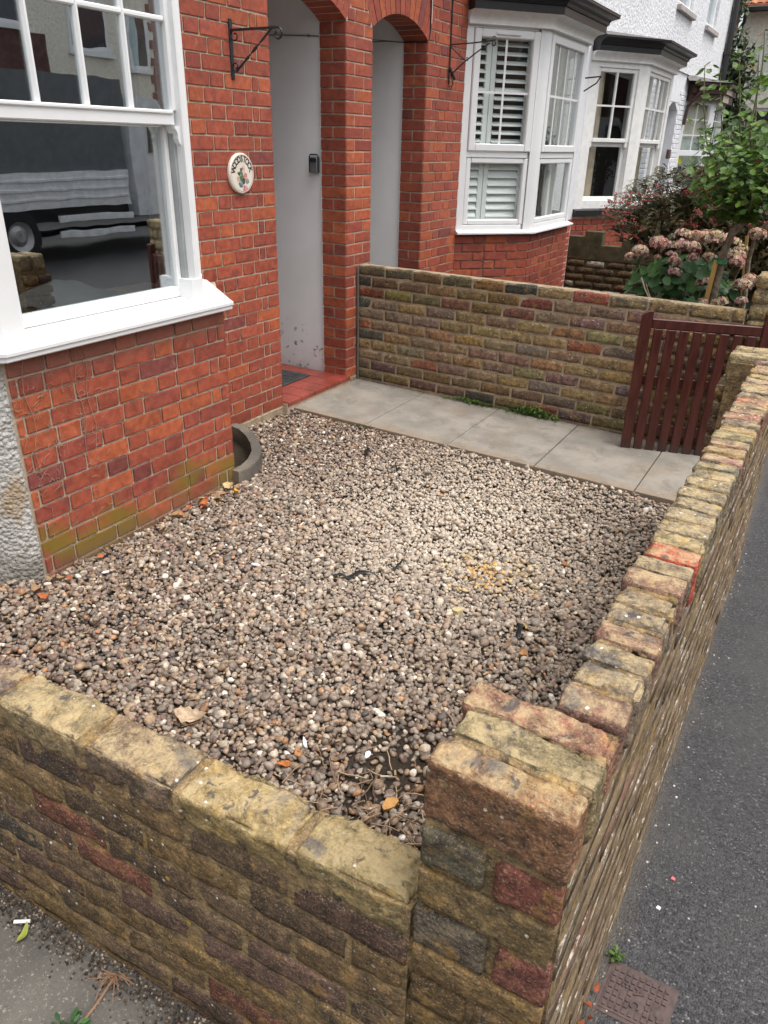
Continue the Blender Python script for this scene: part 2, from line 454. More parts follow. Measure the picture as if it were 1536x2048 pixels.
def rough_mesh(wd, d, h, mat, var, res=.03, rad=.008, amp=.004, chips=0):
    k = ('r', round(wd, 3), round(d, 3), round(h, 3), mat.name, var, res)
    if k in BMESH: return BMESH[k]
    nx, ny, nz = [max(2, int(round(q / res))) for q in (wd, d, h)]
    mb = {}; vs = []; fs = []
    half = (wd / 2, d / 2, h / 2); N = (nx, ny, nz)

    def vid(i, j, l):
        if (i, j, l) not in mb:
            p = []
            for a, t in zip(range(3), (i, j, l)):
                q = t / N[a] * 2 - 1
                p.append(math.copysign(abs(q) ** .8, q) * half[a])
            inn = [max(-(half[a] - rad), min(half[a] - rad, p[a])) for a in range(3)]
            dv = Vector(p) - Vector(inn)
            nv = dv.normalized() if dv.length > 1e-9 else Vector((0, 0, 0))
            q = Vector(inn) + nv * min(rad, dv.length)
            so_ = Vector((var * 7.3, var * 3.1, 0))
            a1 = mnoise.fractal(q * 14 + so_, 1.0, 2.0, 3); a2 = mnoise.fractal(q * 60 + so_, 1.0, 2.0, 3)
            ns = Vector([abs(p[a]) / half[a] for a in range(3)])
            edge = sorted(ns)[1]
            q += nv * (a1 * amp + a2 * amp * .55)
            c = mnoise.noise(q * 11 + so_ * 2)
            if edge > .8 and c > .12: q -= nv * (c - .12) * amp * 5 * (edge - .8) * 5
            mb[i, j, l] = len(vs); vs.append((q.x, q.y + d / 2, q.z))
        return mb[i, j, l]
    for a in range(3):
        b, c = (a + 1) % 3, (a + 2) % 3
        for e in (0, N[a]):
            for i in range(N[b]):
                for j in range(N[c]):
                    f = []
                    for (m1, m2) in ((0, 0), (1, 0), (1, 1), (0, 1)):
                        t = [0, 0, 0]; t[a] = e; t[b] = i + m1; t[c] = j + m2; f.append(vid(*t))
                    fs.append(tuple(f) if e else tuple(reversed(f)))
    me = bpy.data.meshes.new('brick'); me.from_pydata(vs, [], fs); me.materials.append(mat)
    me.polygons.foreach_set('use_smooth', [True] * len(fs)); BMESH[k] = me
    return me


class Bricks:
    """collects brick records for one thing; the visible 290 largest become objects, the rest one merged part"""
    def __init__(s, root): s.root = root; s.rec = []

    def add(s, me, M, col, par=None): s.rec.append((me, M.copy(), col, par or s.root))

    def build(s, limit=290):
        def key(r):
            q = px(r[1].translation); return q[2] if q and -40 < q[0] < 1576 and -40 < q[1] < 2088 else 1e9
        s.rec.sort(key=key); one = [r for r in s.rec if key(r) < 1e8][:limit]; rest = s.rec[len(one):]
        for me, M, col, par in one:
            link(me, 'brick', None, par, M=M, color=col)
        mts = []
        for r in rest:
            if r[0].materials[0] not in mts: mts.append(r[0].materials[0])
        allrest = rest
        for mt in mts:
            rest = [r for r in allrest if r[0].materials[0] == mt]
            V = []; Fc = []; Cc = []; b = 0
            for me, M, col, par in rest:
                n = len(me.vertices); a = np.empty(n * 3, dtype=np.float32); me.vertices.foreach_get('co', a)
                A = np.array(M); V.append(a.reshape(-1, 3) @ A[:3, :3].T + A[:3, 3]); Fc += [tuple(i + b for i in p.vertices) for p in me.polygons]
                Cc += [(*col, 1)] * n; b += n
            me = bpy.data.meshes.new('brickwork'); me.from_pydata(np.concatenate(V).tolist(), [], Fc)
            me.color_attributes.new('bc', 'FLOAT_COLOR', 'POINT').data.foreach_set('color', np.array(Cc, dtype=np.float32).ravel())
            link(me, 'brickwork', rest[0][0].materials[0], s.root, kind='stuff')


def red_col(r, dark=1.0):
    t = r.random()
    if t < .52: c = (.345, .083, .047)
    elif t < .75: c = (.295, .070, .046)
    elif t < .975: c = (.41, .106, .047)
    else: c = (.215, .06, .05)
    k = r.uniform(.86, 1.12) * dark
    return tuple(v * k for v in c)


def old_col(r, dark=1.0):
    t = r.random()
    if t < .34: c = (.19, .125, .068)
    elif t < .58: c = (.155, .105, .072)
    elif t < .74: c = (.235, .155, .075)
    elif t < .91: c = (.15, .092, .076)
    elif t < .96: c = (.21, .085, .063)
    else: c = (.075, .066, .060)
    k = r.uniform(.7, 1.05) * dark
    return tuple(v * k for v in c)


S_, H_, J_ = .2155, .1035, .010


def red_wall(B, F, s0, s1, zb, k0, k1, end='right', mat=RED, seqA=None, seqB=None, dep=.0045, r=None, par=None, dark=1.0, phase=0):
    """Flemish-like bond; courses start at zb + .075*k; sequence runs from the chosen end"""
    r = r or rng
    A = seqA or [S_]; Bq = seqB or [.05, .05, S_]
    for k in range(k0, k1):
        z = zb + .075 * k + .0375
        lst = list(A if (k + phase) % 2 == 0 else Bq); last = lst[-1]; pos_ = 0.0; L = s1 - s0; i = 0
        while pos_ < L - .012:
            if i < len(lst): wd = lst[i]
            else: last = H_ if last > .15 else S_; wd = last
            i += 1
            wd2 = min(wd, L - pos_)
            if wd2 > .018:
                c = (pos_ + wd2 / 2); s = (s1 - c) if end == 'right' else (s0 + c)
                wr = round(wd2 / .004) * .004
                me = brick_mesh(wr, dep, .0655, mat, r.randrange(3))
                B.add(me, F.mat((s, 0 - dep + r.uniform(-.0006, .0012), z + r.uniform(-.0008, .0008))), red_col(r, dark), par)
            pos_ += wd + J_


# ================================================================== GROUND
def sheet(name, x0, x1, y0, y1, z, mat, nx=1, ny=1, kind='structure', fn=None, **kw):
    xs = np.linspace(x0, x1, nx + 1); ys = np.linspace(y0, y1, ny + 1); mb = MB()
    vs = [(x, y, z + (fn(x, y) if fn else 0)) for y in ys for x in xs]; a = nx + 1
    fs = [(j * a + i, j * a + i + 1, (j + 1) * a + i + 1, (j + 1) * a + i) for j in range(ny) for i in range(nx)]
    mb.add(vs, fs); return mb.obj(name, mat, None, smooth=True, kind=kind, **kw)


XS, YS, HS, TW, S1, S2 = 2.9503, -3.2061, .9301, .1053, .0371, .0087
HN, S3 = .6214, -.0489
yparty = lambda x: .9454 + S3 * x
ypath = lambda x: .0812 + S3 * x


def gz(x, y):
    t = max(0, min(1, (1.6 - x) / 1.1)) * max(0, min(1, (.1 - y) / 1.0)); t = t * t * (3 - 2 * t)
    h = -.012 + .050 * t + .012 * mnoise.noise(Vector((x * 1.3, y * 1.3, 4)))
    d2 = (x - 2.27) ** 2 + (y + 2.42) ** 2; h -= .014 * math.exp(-d2 / .03)
    h += .016 * max(0, min(1, (y - ypath(x) + .5) / .45))
    d3 = (x - 2.62) ** 2 + (y + 3.06) ** 2; h -= .05 * math.exp(-d3 / .01)
    return h


sheet('ground', -60, 80, -60, 120, -.30, SOIL)
sheet('gravel_bed', -.4, 2.9, -3.18, .12, 0, SOIL, 60, 60, fn=gz)
sheet('pavement', 2.90, 4.75, -8, 40, -.08, TARMAC, 4, 60, fn=lambda x, y: .004 * mnoise.noise(Vector((x * 2, y * 2, 0))))
mb = MB(); mb.box(4.75, 4.88, -8, 40, -.3, -.07, .01); mb.obj('kerb', NPATH, None, kind='structure')
sheet('road', 4.88, 12.2, -30, 60, -.19, plain('road_asphalt', (.032, .032, .033), .85, bump=.4))
sheet('far_pavement', 12.2, 14.9, -30, 60, -.08, TARMAC)
sheet('drive', -.2, 2.96, -7, -3.20, -.055, NPATH, 50, 50, fn=lambda x, y: .004 * mnoise.noise(Vector((x * 3, y * 3, 0))) - .03 * max(0, 1 - (YS + S1 * (x - XS) - y) / .07))
sheet('flower_bed', .3, 2.84, .95, 4.86, .0, SOIL, 20, 20, fn=lambda x, y: .03 * mnoise.noise(Vector((x * 3, y * 3, 0))))
sheet('front_garden', .0, 2.84, 5.0, 15.5, -.02, SOIL, 4, 8)

# ---- garden path with slabs
path = MB(); path.prism([(.0, ypath(0) + .008), (2.842, ypath(2.842) + .008), (2.842, yparty(2.842)), (.0, yparty(0))], -.05, .014)
path = path.obj('garden_path', SOIL, None, kind='structure')
jn = [.012, .622, 1.238, 1.812, 2.396, 2.843]
for i in range(5):
    a, b = jn[i] + .003, jn[i + 1] - .003; mb = MB()
    lo = lambda x: ypath(x) + .004 * mnoise.noise(Vector((x * 6, 0, 1)))
    n = 8; pl = [(a + (b - a) * t / n, lo(a + (b - a) * t / n)) for t in range(n + 1)] + [(b, yparty(b) - .01), (a, yparty(a) - .01)]
    c = (sum(p[0] for p in pl) / len(pl), sum(p[1] for p in pl) / len(pl)); dz = rng.uniform(-.001, .002)
    top = [(c[0] + (p[0] - c[0]) * .992, c[1] + (p[1] - c[1]) * .992) for p in pl]; N = len(pl)
    vs = [(*p, -.04) for p in pl] + [(*p, .030 + dz) for p in pl] + [(*p, .034 + dz) for p in top]
    fs = [(k, (k + 1) % N, N + (k + 1) % N, N + k) for k in range(N)] + [(N + k, N + (k + 1) % N, 2 * N + (k + 1) % N, 2 * N + k) for k in range(N)] + [tuple(range(2 * N, 3 * N))]
    mb.add(vs, fs); mb.obj('paving_slab', PATH, path)

# ================================================================== OUR HOUSE
FAC = Fr((0, 0), (0, 1)); ZC = .0632           # course datum of the facade
W_, P_ = .7983, .3254
BX, BR, BL = .5427, -1.1304, -2.306
ZB = .0629                                      # course datum of the bay

house = thing('terraced_house', 'red brick terraced house with white sash bay window and arched porch, nearest on the left', 'house', 'terraced houses along the street')
house2 = thing('terraced_house', 'red brick terraced house with plantation shutters in its white bay window', 'house', 'terraced houses along the street')
house3 = thing('terraced_house', 'white roughcast terraced house with black cornice over its wooden sash bay', 'house', 'terraced houses along the street')
house4 = thing('terraced_house', 'white roughcast end terraced house with brown eaves over its bay window', 'house', 'terraced houses along the street')

ARCH_Z = 2.388; RISE = .118
RA = ((W_ / 2) ** 2 + RISE ** 2) / (2 * RISE)


def arch_pts(y0, n=16, extra=0):
    cy = y0 + W_ / 2; cz = ARCH_Z + RISE - RA; a = math.asin(W_ / 2 / RA)
    return [(cy + (RA + extra) * math.sin(-a + 2 * a * i / n), cz + (RA + extra) * math.cos(-a + 2 * a * i / n)) for i in range(n + 1)]


def porch(root, y0, mirror=False):
    """brick wall above the arch, lining of the recess, ceiling, floor, door"""
    mb = MB(); pts = arch_pts(y0); top = 3.5
    for (ya, za), (yb, zb) in zip(pts, pts[1:]):
        vs = [(-.006, ya, za), (-.006, yb, zb), (-.006, yb, top), (-.006, ya, top), (-.21, ya, za), (-.21, yb, zb), (-.21, yb, top), (-.21, ya, top)]
        mb.add(vs, [(0, 1, 2, 3), (7, 6, 5, 4), (4, 5, 1, 0)])
    mb.obj('arch_wall', MORT_RED, root)
    mb = MB(); e = .014
    mb.box(-1.5, -.212, y0 - e - .05, y0 - e, 0, 3.1); mb.box(-1.5, -.212, y0 + W_ + e, y0 + W_ + e + .05, 0, 3.1)
    mb.obj('porch_wall', PLASTER if not mirror else PLASTER2, root)
    mb = MB(); mb.box(-.2095, -.2065, y0 + W_ - .004, y0 + W_ + .014, .1, 2.5); mb.obj('plaster_edge', plain('white_filler', (.7, .69, .67), .8), root)
    mb = MB(); mb.box(-1.5, -.2, y0 - .06, y0 + W_ + .06, 2.62, 2.66); mb.obj('porch_ceiling', PLASTER2, root)
    mb = MB(); mb.box(-1.56, -1.5, y0 - .06, y0 + W_ + .06, 0, 2.7); d = mb.obj('front_door', plain('dark_door', (.03, .035, .05), .4), root)
    mb = MB()
    for z0, z1 in ((.3, .95), (1.1, 2.0)):
        for q in (.08, .44): mb.box(-1.50, -1.485, y0 + q, y0 + q + .28, z0, z1, .01)
    mb.obj('door_panel', plain('dark_door', (.03, .035, .05)), d)


porch(house, 0); porch(house2, W_ + P_, True)

# mortar backing of the flat walls (4-6 mm behind the brick faces)
hb = Bricks(house); hb2 = Bricks(house2)
ym = W_ + P_ / 2
mb = MB(); mb.box(-.21, -.0045, -.80, -.004, -.1, 3.5); mb.obj('facade_wall', MORT_RED, house); mb = MB(); mb.box(-.209, -.0045, W_ + .004, ym, -.1, 3.5); mb.obj('facade_wall', MORT_RED, house)
mb = MB(); mb.box(-.209, -.0045, ym, W_ + P_ - .004, -.1, 3.5); mb.obj('facade_wall', MORT_RED, house2); mb = MB(); mb.box(-.21, -.0045, 2 * W_ + P_ + .004, 2.62, -.1, 3.5); mb.obj('facade_wall', MORT_RED, house2); mb = MB(); mb.box(-.21, -.0045, 4.80, 5.02, -.1, 3.5); mb.obj('facade_wall', MORT_RED, house2)

NCR = 36
seqR_A = [S_]; seqR_B = [H_, .05, S_]
red_wall(hb, FAC, -.76, 0, ZC, 0, NCR, 'right', RED, seqR_A, seqR_B)
# pillar: front face and reveal, split over the party line
for k in range(0, NCR):
    z = ZC + .075 * k + .0375; zz = ZC + .075 * (k + 1)
    row = [(W_, W_ + S_), (W_ + S_ + J_, W_ + P_)] if k % 2 == 0 else [(W_, W_ + H_), (W_ + H_ + J_, W_ + P_)]
    for a, b in row:
        # above the springing the skewbacks of the two arches cut into the pillar bricks
        if zz > ARCH_Z + .03:
            t = (z - ARCH_Z) * .58; a = max(a, W_ + t); b = min(b, W_ + P_ - t)
            if b - a < .03: continue
        me = brick_mesh(b - a, .006, .0655, RED, rng.randrange(3))
        hb.add(me, FAC.mat(((a + b) / 2, -.006 + rng.uniform(-.0006, .001), z)), red_col(rng))
    if zz < ARCH_Z + .02:
        for (y, sgn, B_) in ((W_, -1, hb), (2 * W_ + P_, -1, hb2)):
            FR = Fr((-.21, y), (1, 0))               # outward = -y
            for a, b in ([(0.002, .204)] if k % 2 else [(.002, .098), (.108, .204)]):
                me = brick_mesh(b - a, .006, .0655, RED, rng.randrange(3)); B_.add(me, FR.mat(((a + b) / 2, -.006 + .004, z)), red_col(rng, .92))
red_wall(hb2, FAC, 2 * W_ + P_, 2.605, ZC, 0, NCR, 'left', RED, seqR_A, seqR_B)
red_wall(hb2, FAC, 4.815, 5.0, ZC, 0, NCR, 'left', RED)
# left jamb edge return
# voussoirs
def voussoirs(B, y0):
    n = 13; cy = y0 + W_ / 2; cz = ARCH_Z + RISE - RA; a = math.asin(W_ / 2 / RA); hgt = .215
    for i in range(n):
        t0 = -a + 2 * a * (i + .06) / n; t1 = -a + 2 * a * (i + .94) / n
        pl = [(cy + R_ * math.sin(t), cz + R_ * math.cos(t)) for R_, t in ((RA - .001, t0), (RA - .001, t1), (RA + hgt, t1), (RA + hgt, t0))]
        c = (sum(p[0] for p in pl) / 4, sum(p[1] for p in pl) / 4)
        vs = [(x, p[0] - c[0], p[1] - c[1]) for x in (-.206, .0) for p in pl]
        me = bpy.data.meshes.new('brick'); me.from_pydata(vs, [], [(0, 1, 2, 3), (7, 6, 5, 4), (0, 4, 5, 1), (1, 5, 6, 2), (2, 6, 7, 3), (3, 7, 4, 0)]); me.materials.append(RED)
        M = Matrix.Translation((rng.uniform(-.001, .001), c[0], c[1])); B.add(me, M, tuple(v * 1.05 for v in red_col(rng)))
    # brickwork above the ring
    for k in range(30, NCR + 4):
        z = ZC + .075 * k + .0375; s = y0 - .02
        while s < y0 + W_:
            wd = S_ if (int(s * 31) + k) % 2 else H_
            if all(math.hypot(q - cy, zz - cz) > RA + hgt + .012 for q in (s, s + wd) for zz in (z - .033, z + .033)):
                B.add(brick_mesh(wd, .006, .0655, RED, rng.randrange(3)), FAC.mat((s + wd / 2, -.006, z)), red_col(rng))
            s += wd + J_


voussoirs(hb, 0); voussoirs(hb2, W_ + P_)

# ---- bay brickwork below the sill
BF = Fr((BX, BL), (0, 1)); BLEN = BR - BL
mb = MB(); mb.prism([(BX - .006, BL + .003), (BX - .006, BR - .003), (.0, -.585), (-.3, -.585), (-.3, -2.84), (.0, -2.84)], -.1, .962); mb.obj('bay_wall', MORT_RED, house)
red_wall(hb, BF, 0, BLEN, ZB, -1, 12, 'right', REDM, [S_], [.052, .058, S_], phase=1)
CF = Fr((BX, BR), (-1, 1)); red_wall(hb, CF, 0, .765, ZB, 0, 12, 'left', REDM, [H_], [S_])
# plinth course at ground
mb = MB(); lbox(mb, FAC, -.575, -.0, -.2, .004, -.1, ZC - .004, .003); mb.obj('plinth', MORT_PARTY, house); mb = MB(); lbox(mb, FAC, W_, W_ + P_, -.2, .004, -.1, ZC - .004, .003); mb.obj('plinth', MORT_PARTY, house)
# roughcast canted side
LF = Fr((-.02, -2.83 - .03), (BX + .02 + .004, -2.306 + 2.83 + .034)); L = math.hypot(BX + .024, .558)
mb = MB(); n = 14; mm = 18
vs = []; 
for j in range(mm + 1):
    for i in range(n + 1):
        s = L * i / n; z = -.1 + (1.06) * j / mm
        d = .018 + .010 * mnoise.fractal(Vector((s * 9, z * 9, 2)), 1, 2, 4); vs.append(LF((s, d if i < n else -.02, z)))
fs = [(j * (n + 1) + i, j * (n + 1) + i + 1, (j + 1) * (n + 1) + i + 1, (j + 1) * (n + 1) + i) for j in range(mm) for i in range(n)]
mb.add(vs, fs); mb.obj('side_wall', RC_DIRT, house, smooth=True, label='peeling white roughcast side of the bay')

# ---- our bay window
SILLP = [(0.0, -2.86), (BX - .003, -2.306), (BX - .003, -1.158), (.06, -.80)]
mb = MB(); mb.sweep(SILLP, [(-.16, .963), (.055, .963), (.060, .968), (.060, .984), (.066, .987), (.066, .999), (.060, 1.004), (.0, 1.018), (-.035, 1.024), (-.16, 1.026)]); sill = mb.obj('window_sill', UPVC, house)
mb = MB(); mb.sweep(SILLP, [(-.1, 3.1), (.02, 3.1), (.02, 3.35), (-.1, 3.35)]); mb.obj('bay_head', UPVC, house)
WF = Fr((0, 0), (0, 1))
frame = MB()
# right box post: front facet and canted facet
frame.prism([(.40, -1.284), (.528, -1.284), (.532, -1.278), (.532, -1.256), (.446, -1.168), (.36, -1.09), (.30, -1.15)], 1.018, 3.1)
frame.prism([(.445, -1.318), (.534, -1.318), (.538, -1.312), (.538, -1.255), (.452, -1.162), (.40, -1.16)], 1.019, 1.118)
frame.prism([(.40, -2.19), (.528, -2.19), (.532, -2.2), (.532, -2.285), (.45, -2.36), (.36, -2.30)], 1.018, 3.1)
lbox(frame, WF, -2.19, -1.32, .40, .516, 2.95, 3.1)
lbox(frame, WF, -2.2, -1.30, .36, .50, 1.012, 1.034, .002)
frame.prism([(.44, -1.19), (.452, -1.165), (-.004, -.765), (-.03, -.80)][::-1], 1.017, 3.1)
fobj = frame.obj('window_frame', UPVC, house)
gr = MB(); lbox(gr, WF, -1.3015, -1.2845, .40, .485, 1.03, 1.745); gr.obj('sash_channel', plain('grey_seal', (.30, .32, .32), .6), fobj)
# upper sash (outer) and lower sash (set back)
us = MB()
lbox(us, WF, -2.192, -1.262 - .04, .455, .505, 1.743, 1.797, .004); lbox(us, WF, -2.185, -1.31, .47, .512, 1.785, 1.80, .004)
lbox(us, WF, -2.192, -2.160, .455, .503, 1.797, 2.95, .004); lbox(us, WF, -1.302, -1.265, .455, .503, 1.797, 2.95, .004); lbox(us, WF, -2.16, -1.302, .455, .503, 2.88, 2.95, .004)
us = us.obj('upper_sash', UPVC, house)
for y in (-1.515, -1.73, -1.945):
    mb = MB(); mb.prism([(.47, y - .011), (.486, y - .011), (.498, y - .004), (.498, y + .004), (.486, y + .011), (.47, y + .011)], 1.797, 2.9); mb.obj('glazing_bar', UPVC, us)
mb = MB()
for z in (2.122, 2.46): lbox(mb, WF, -2.16, -1.302, .472, .495, z - .010, z + .010, .005)
mb.obj('glazing_bar', UPVC, us)
mb = MB(); lbox(mb, WF, -2.175, -1.285, .476, .480, 1.79, 2.9); mb.obj('pane', GLASS, us)
ls = MB()
lbox(ls, WF, -2.192, -2.148, .41, .458, 1.036, 1.743, .004); lbox(ls, WF, -1.325, -1.268 - .034, .41, .458, 1.036, 1.743, .004)
lbox(ls, WF, -2.148, -1.325, .41, .458, 1.036, 1.082, .004); lbox(ls, WF, -2.148, -1.325, .41, .455, 1.736, 1.765, .003)
ls = ls.obj('lower_sash', UPVC, house)
mb = MB(); lbox(mb, WF, -2.16, -1.315, .432, .436, 1.07, 1.74); mb.obj('pane', GLASS, ls)
# sash horn
prof = [(0, 0), (.062, 0), (.062, -.012), (.054, -.018), (.044, -.034), (.046, -.048), (.040, -.062), (.024, -.076), (.018, -.092), (0, -.094)]
mb = MB(); vs = [(.459, -1.264 - q[0] * .8, 1.7425 + q[1]) for q in prof] + [(.514, -1.264 - q[0] * .8, 1.7425 + q[1]) for q in prof]; N = len(prof)
mb.add(vs, [tuple(range(N)), tuple(range(2 * N - 1, N - 1, -1))] + [(i, N + i, N + (i + 1) % N, (i + 1) % N) for i in range(N)])
# flip so the horn's straight side is against the frame
mb.obj('sash_horn', UPVC, us)


def room(root, x0, x1, y0, y1, z0, z1, mat=DARK, wall=ROOMW):
    mb = MB(); v, f = cbox(x0, x1, y0, y1, z0, z1); mb.add(v, [tuple(reversed(q)) for q in f if True])
    mb.f = [q for q in mb.f if not all(abs(mb.v[i][0] - x1) < 1e-6 for i in q)]
    return mb.obj('room', mat, root)


room(house, -3.6, -.22, -2.84, -.82, .3, 3.2)
mb = MB(); mb.prism([(-.02, -2.8), (.38, -2.3), (.38, -1.2), (-.02, -.7)], .93, .96); mb.obj('window_board', plain('dark_board', (.06, .06, .06), .6), house)
# folded dust sheet seen in the room
mb = MB(); 
vs = []; n = 12
for j in range(n + 1):
    for i in range(n + 1):
        x = -.35 + .5 * i / n; y = -1.75 + .5 * j / n
        h = .96 + .11 * math.exp(-((x + .12) ** 2 + (y + 1.5) ** 2) / .05) + .02 * mnoise.noise(Vector((x * 14, y * 14, 0))); vs.append((x, y, h))
mb.add(vs, [(j * 13 + i, j * 13 + i + 1, (j + 1) * 13 + i + 1, (j + 1) * 13 + i) for j in range(n) for i in range(n)])
tag(mb.obj('dust_sheet', plain('white_cloth', (.22, .22, .22), .9), None, smooth=True), 'pale crumpled sheet inside the bay window near the sill', 'cloth')

# ---- porch step, tiles, mat
step = MB(); step.box(-1.5, .032, .004, W_ - .004, -.05, .079); step = step.obj('porch_step', MORT_RED, house)
xt = [.040, -.108, -.256, -.404, -.552, -.70]; yt = [.006, .163, .321, .479, .637, .792]
for i in range(5):
    for j in range(5):
        mb = MB(); mb.box(xt[i + 1] + .0025, xt[i] - (0 if i == 0 else .0025), yt[j] + .0025, yt[j + 1] - .0025, .06, .0895 + rng.uniform(-.0007, .0007), .003)
        mb.obj('quarry_tile', TILE, step)
hb.build(); hb2.build()

mb = MB(); mb.box(-.78, -.215, .03, .615, .090, .102, .004)
mat_ = mb.obj('doormat', plain('rubber_mat', (.030, .032, .034), .7, var=.3), None, label='dark ribbed doormat on the red porch tiles', cat='doormat')
for i in range(9):
    mb = MB(); y = .06 + i * .062; mb.tube([(-.76, y, .103), (-.23, y, .103)], .006, 5)
    for k in range(9): mb.tube([(-.74 + k * .058, y - .02, .103), (-.71 + k * .058, y + .02, .103)], .004, 4)
    mb.obj('rib', plain('rubber_rib', (.05, .052, .055), .6), mat_)


# ================================================================== generic bay windows
def off(C, ua, ub, d):
    na, nb = Vector((ua.y, -ua.x)), Vector((ub.y, -ub.x)); mv = (na + nb).normalized(); mv = mv / mv.dot(na); return Vector(C) + mv * d


def bay_post(mb, A, C, B, wd, t, z0, z1):
    A, C, B = Vector(A), Vector(C), Vector(B); ua = (C - A).normalized(); ub = (B - C).normalized()
    na, nb = Vector((ua.y, -ua.x)), Vector((ub.y, -ub.x)); inn = off(C, ua, ub, -t)
    mb.prism([tuple(C - ua * wd), tuple(C - ua * .03), tuple(C - ua * .008 + ub * .006), tuple(C + ub * .03), tuple(C + ub * wd), tuple(C + ub * wd - nb * t), tuple(inn), tuple(C - ua * wd - na * t)][::-1], z0, z1)


def face_frame(F, s0, s1, z0, z1, wd, n0, n1, ch=.006):
    mb = MB(); lbox(mb, F, s0, s0 + wd, n0, n1, z0, z1, ch); lbox(mb, F, s1 - wd, s1, n0, n1, z0, z1, ch)
    lbox(mb, F, s0 + wd, s1 - wd, n0, n1 - .001, z0, z0 + wd, ch); lbox(mb, F, s0 + wd, s1 - wd, n0, n1 - .001, z1 - wd, z1, ch); return mb


def pane(F, s0, s1, z0, z1, n, root, g=GLASS2):
    mb = MB(); lbox(mb, F, s0, s1, n, n + .004, z0, z1); return mb.obj('pane', g, root)


# ---------- house 2: red brick, uPVC, shutters
A2, C1, C2, D2 = (0, 2.60), (.5, 3.15), (.5, 4.28), (0, 4.83)
P2 = [A2, C1, C2, D2]; ZS2 = .965
mb = MB(); q = [(A2[0] - .02, A2[1] + .02), (C1[0] - .006, C1[1] + .003), (C2[0] - .006, C2[1] - .003), (D2[0] - .02, D2[1] - .02), (-.3, 4.8), (-.3, 2.62)]; mb.prism(q[::-1], -.1, ZS2); mb.obj('bay_wall', MORT_RED, house2)
h2b = Bricks(house2)
for (a, b) in ((A2, C1), (C1, C2), (C2, D2)):
    F = Fr(a, (b[0] - a[0], b[1] - a[1])); L = math.hypot(b[0] - a[0], b[1] - a[1])
    red_wall(h2b, F, 0, L, ZC, 0, 12, 'right', RED, [H_, S_], [S_, S_], par=None)
h2b.build(120)
mb = MB(); mb.sweep(P2, [(-.2, .968), (.045, .968), (.050, .972), (.050, .985), (.0, 1.003), (-.2, 1.006)]); mb.obj('window_sill', UPVC, house2)
posts = MB(); bay_post(posts, A2, C1, C2, .075, .07, 1.0, 2.60); bay_post(posts, C1, C2, D2, .075, .07, 1.0, 2.60)
mb = posts
for (a, b, la, lb) in ((A2, C1, 0, .075), (C1, C2, .075, .075), (C2, D2, .075, 0)):
    F = Fr(a, (b[0] - a[0], b[1] - a[1])); L = math.hypot(b[0] - a[0], b[1] - a[1])
    if la == 0: lbox(mb, F, 0, .06, -.07, -.002, 1.0, 2.6)
    if lb == 0: lbox(mb, F, L - .06, L, -.07, -.002, 1.0, 2.6)
    lbox(mb, F, la + .02, L - lb - .02, -.07, -.004, 1.0, 1.045, .003); lbox(mb, F, la + .02, L - lb - .02, -.07, -.004, 1.60, 1.645, .003); lbox(mb, F, la + .02, L - lb - .02, -.07, -.004, 2.555, 2.6, .003)
wf2 = posts.obj('window_frame', UPVC, house2)
for (a, b, la, lb, n, nm) in ((A2, C1, .06, .075, 1, ''), (C1, C2, .075, .075, 1, 'f'), (C2, D2, .075, .06, 1, '')):
    F = Fr(a, (b[0] - a[0], b[1] - a[1])); L = math.hypot(b[0] - a[0], b[1] - a[1]); s0, s1 = la, L - lb; wseg = (s1 - s0) / n
    for i in range(n):
        p, q = s0 + i * wseg, s0 + (i + 1) * wseg
        cs = face_frame(F, p + .006, q - .006, 1.648, 2.552, .062, -.045, .012, .008).obj('casement', UPVC, house2)
        pane(F, p + .05, q - .05, 1.70, 2.50, -.02, cs, GLASS if nm else GLASS2)
        mb = MB(); mid = (p + q) / 2; lbox(mb, F, mid - .009, mid + .009, -.016, -.010, 1.71, 2.49); (lbox(mb, F, (p + mid) / 2 + .012, (p + mid) / 2 + .03, -.0162, -.0102, 1.71, 2.49), lbox(mb, F, (q + mid) / 2 - .03, (q + mid) / 2 - .012, -.0162, -.0102, 1.71, 2.49)) if nm else None; lbox(mb, F, p + .068, mid - .009, -.016, -.0105, 2.09, 2.108); lbox(mb, F, mid + .009, q - .068, -.016, -.0105, 2.09, 2.108); mb.obj('glazing_bar', UPVC, cs)
        lo = face_frame(F, p + .006, q - .006, 1.047, 1.598, .045, -.06, -.008, .008).obj('fixed_light', UPVC, house2); pane(F, p + .04, q - .04, 1.085, 1.56, -.035, lo, GLASS2)
        if not nm:
            mb = MB(); lbox(mb, F, mid - .11, mid + .11, .012, .024, 2.512, 2.535, .004); mb.obj('trickle_vent', UPVC, cs)
# shutters behind the glass
SHUT = plain('shutter_paint', (.80, .82, .80), .5, var=.02)


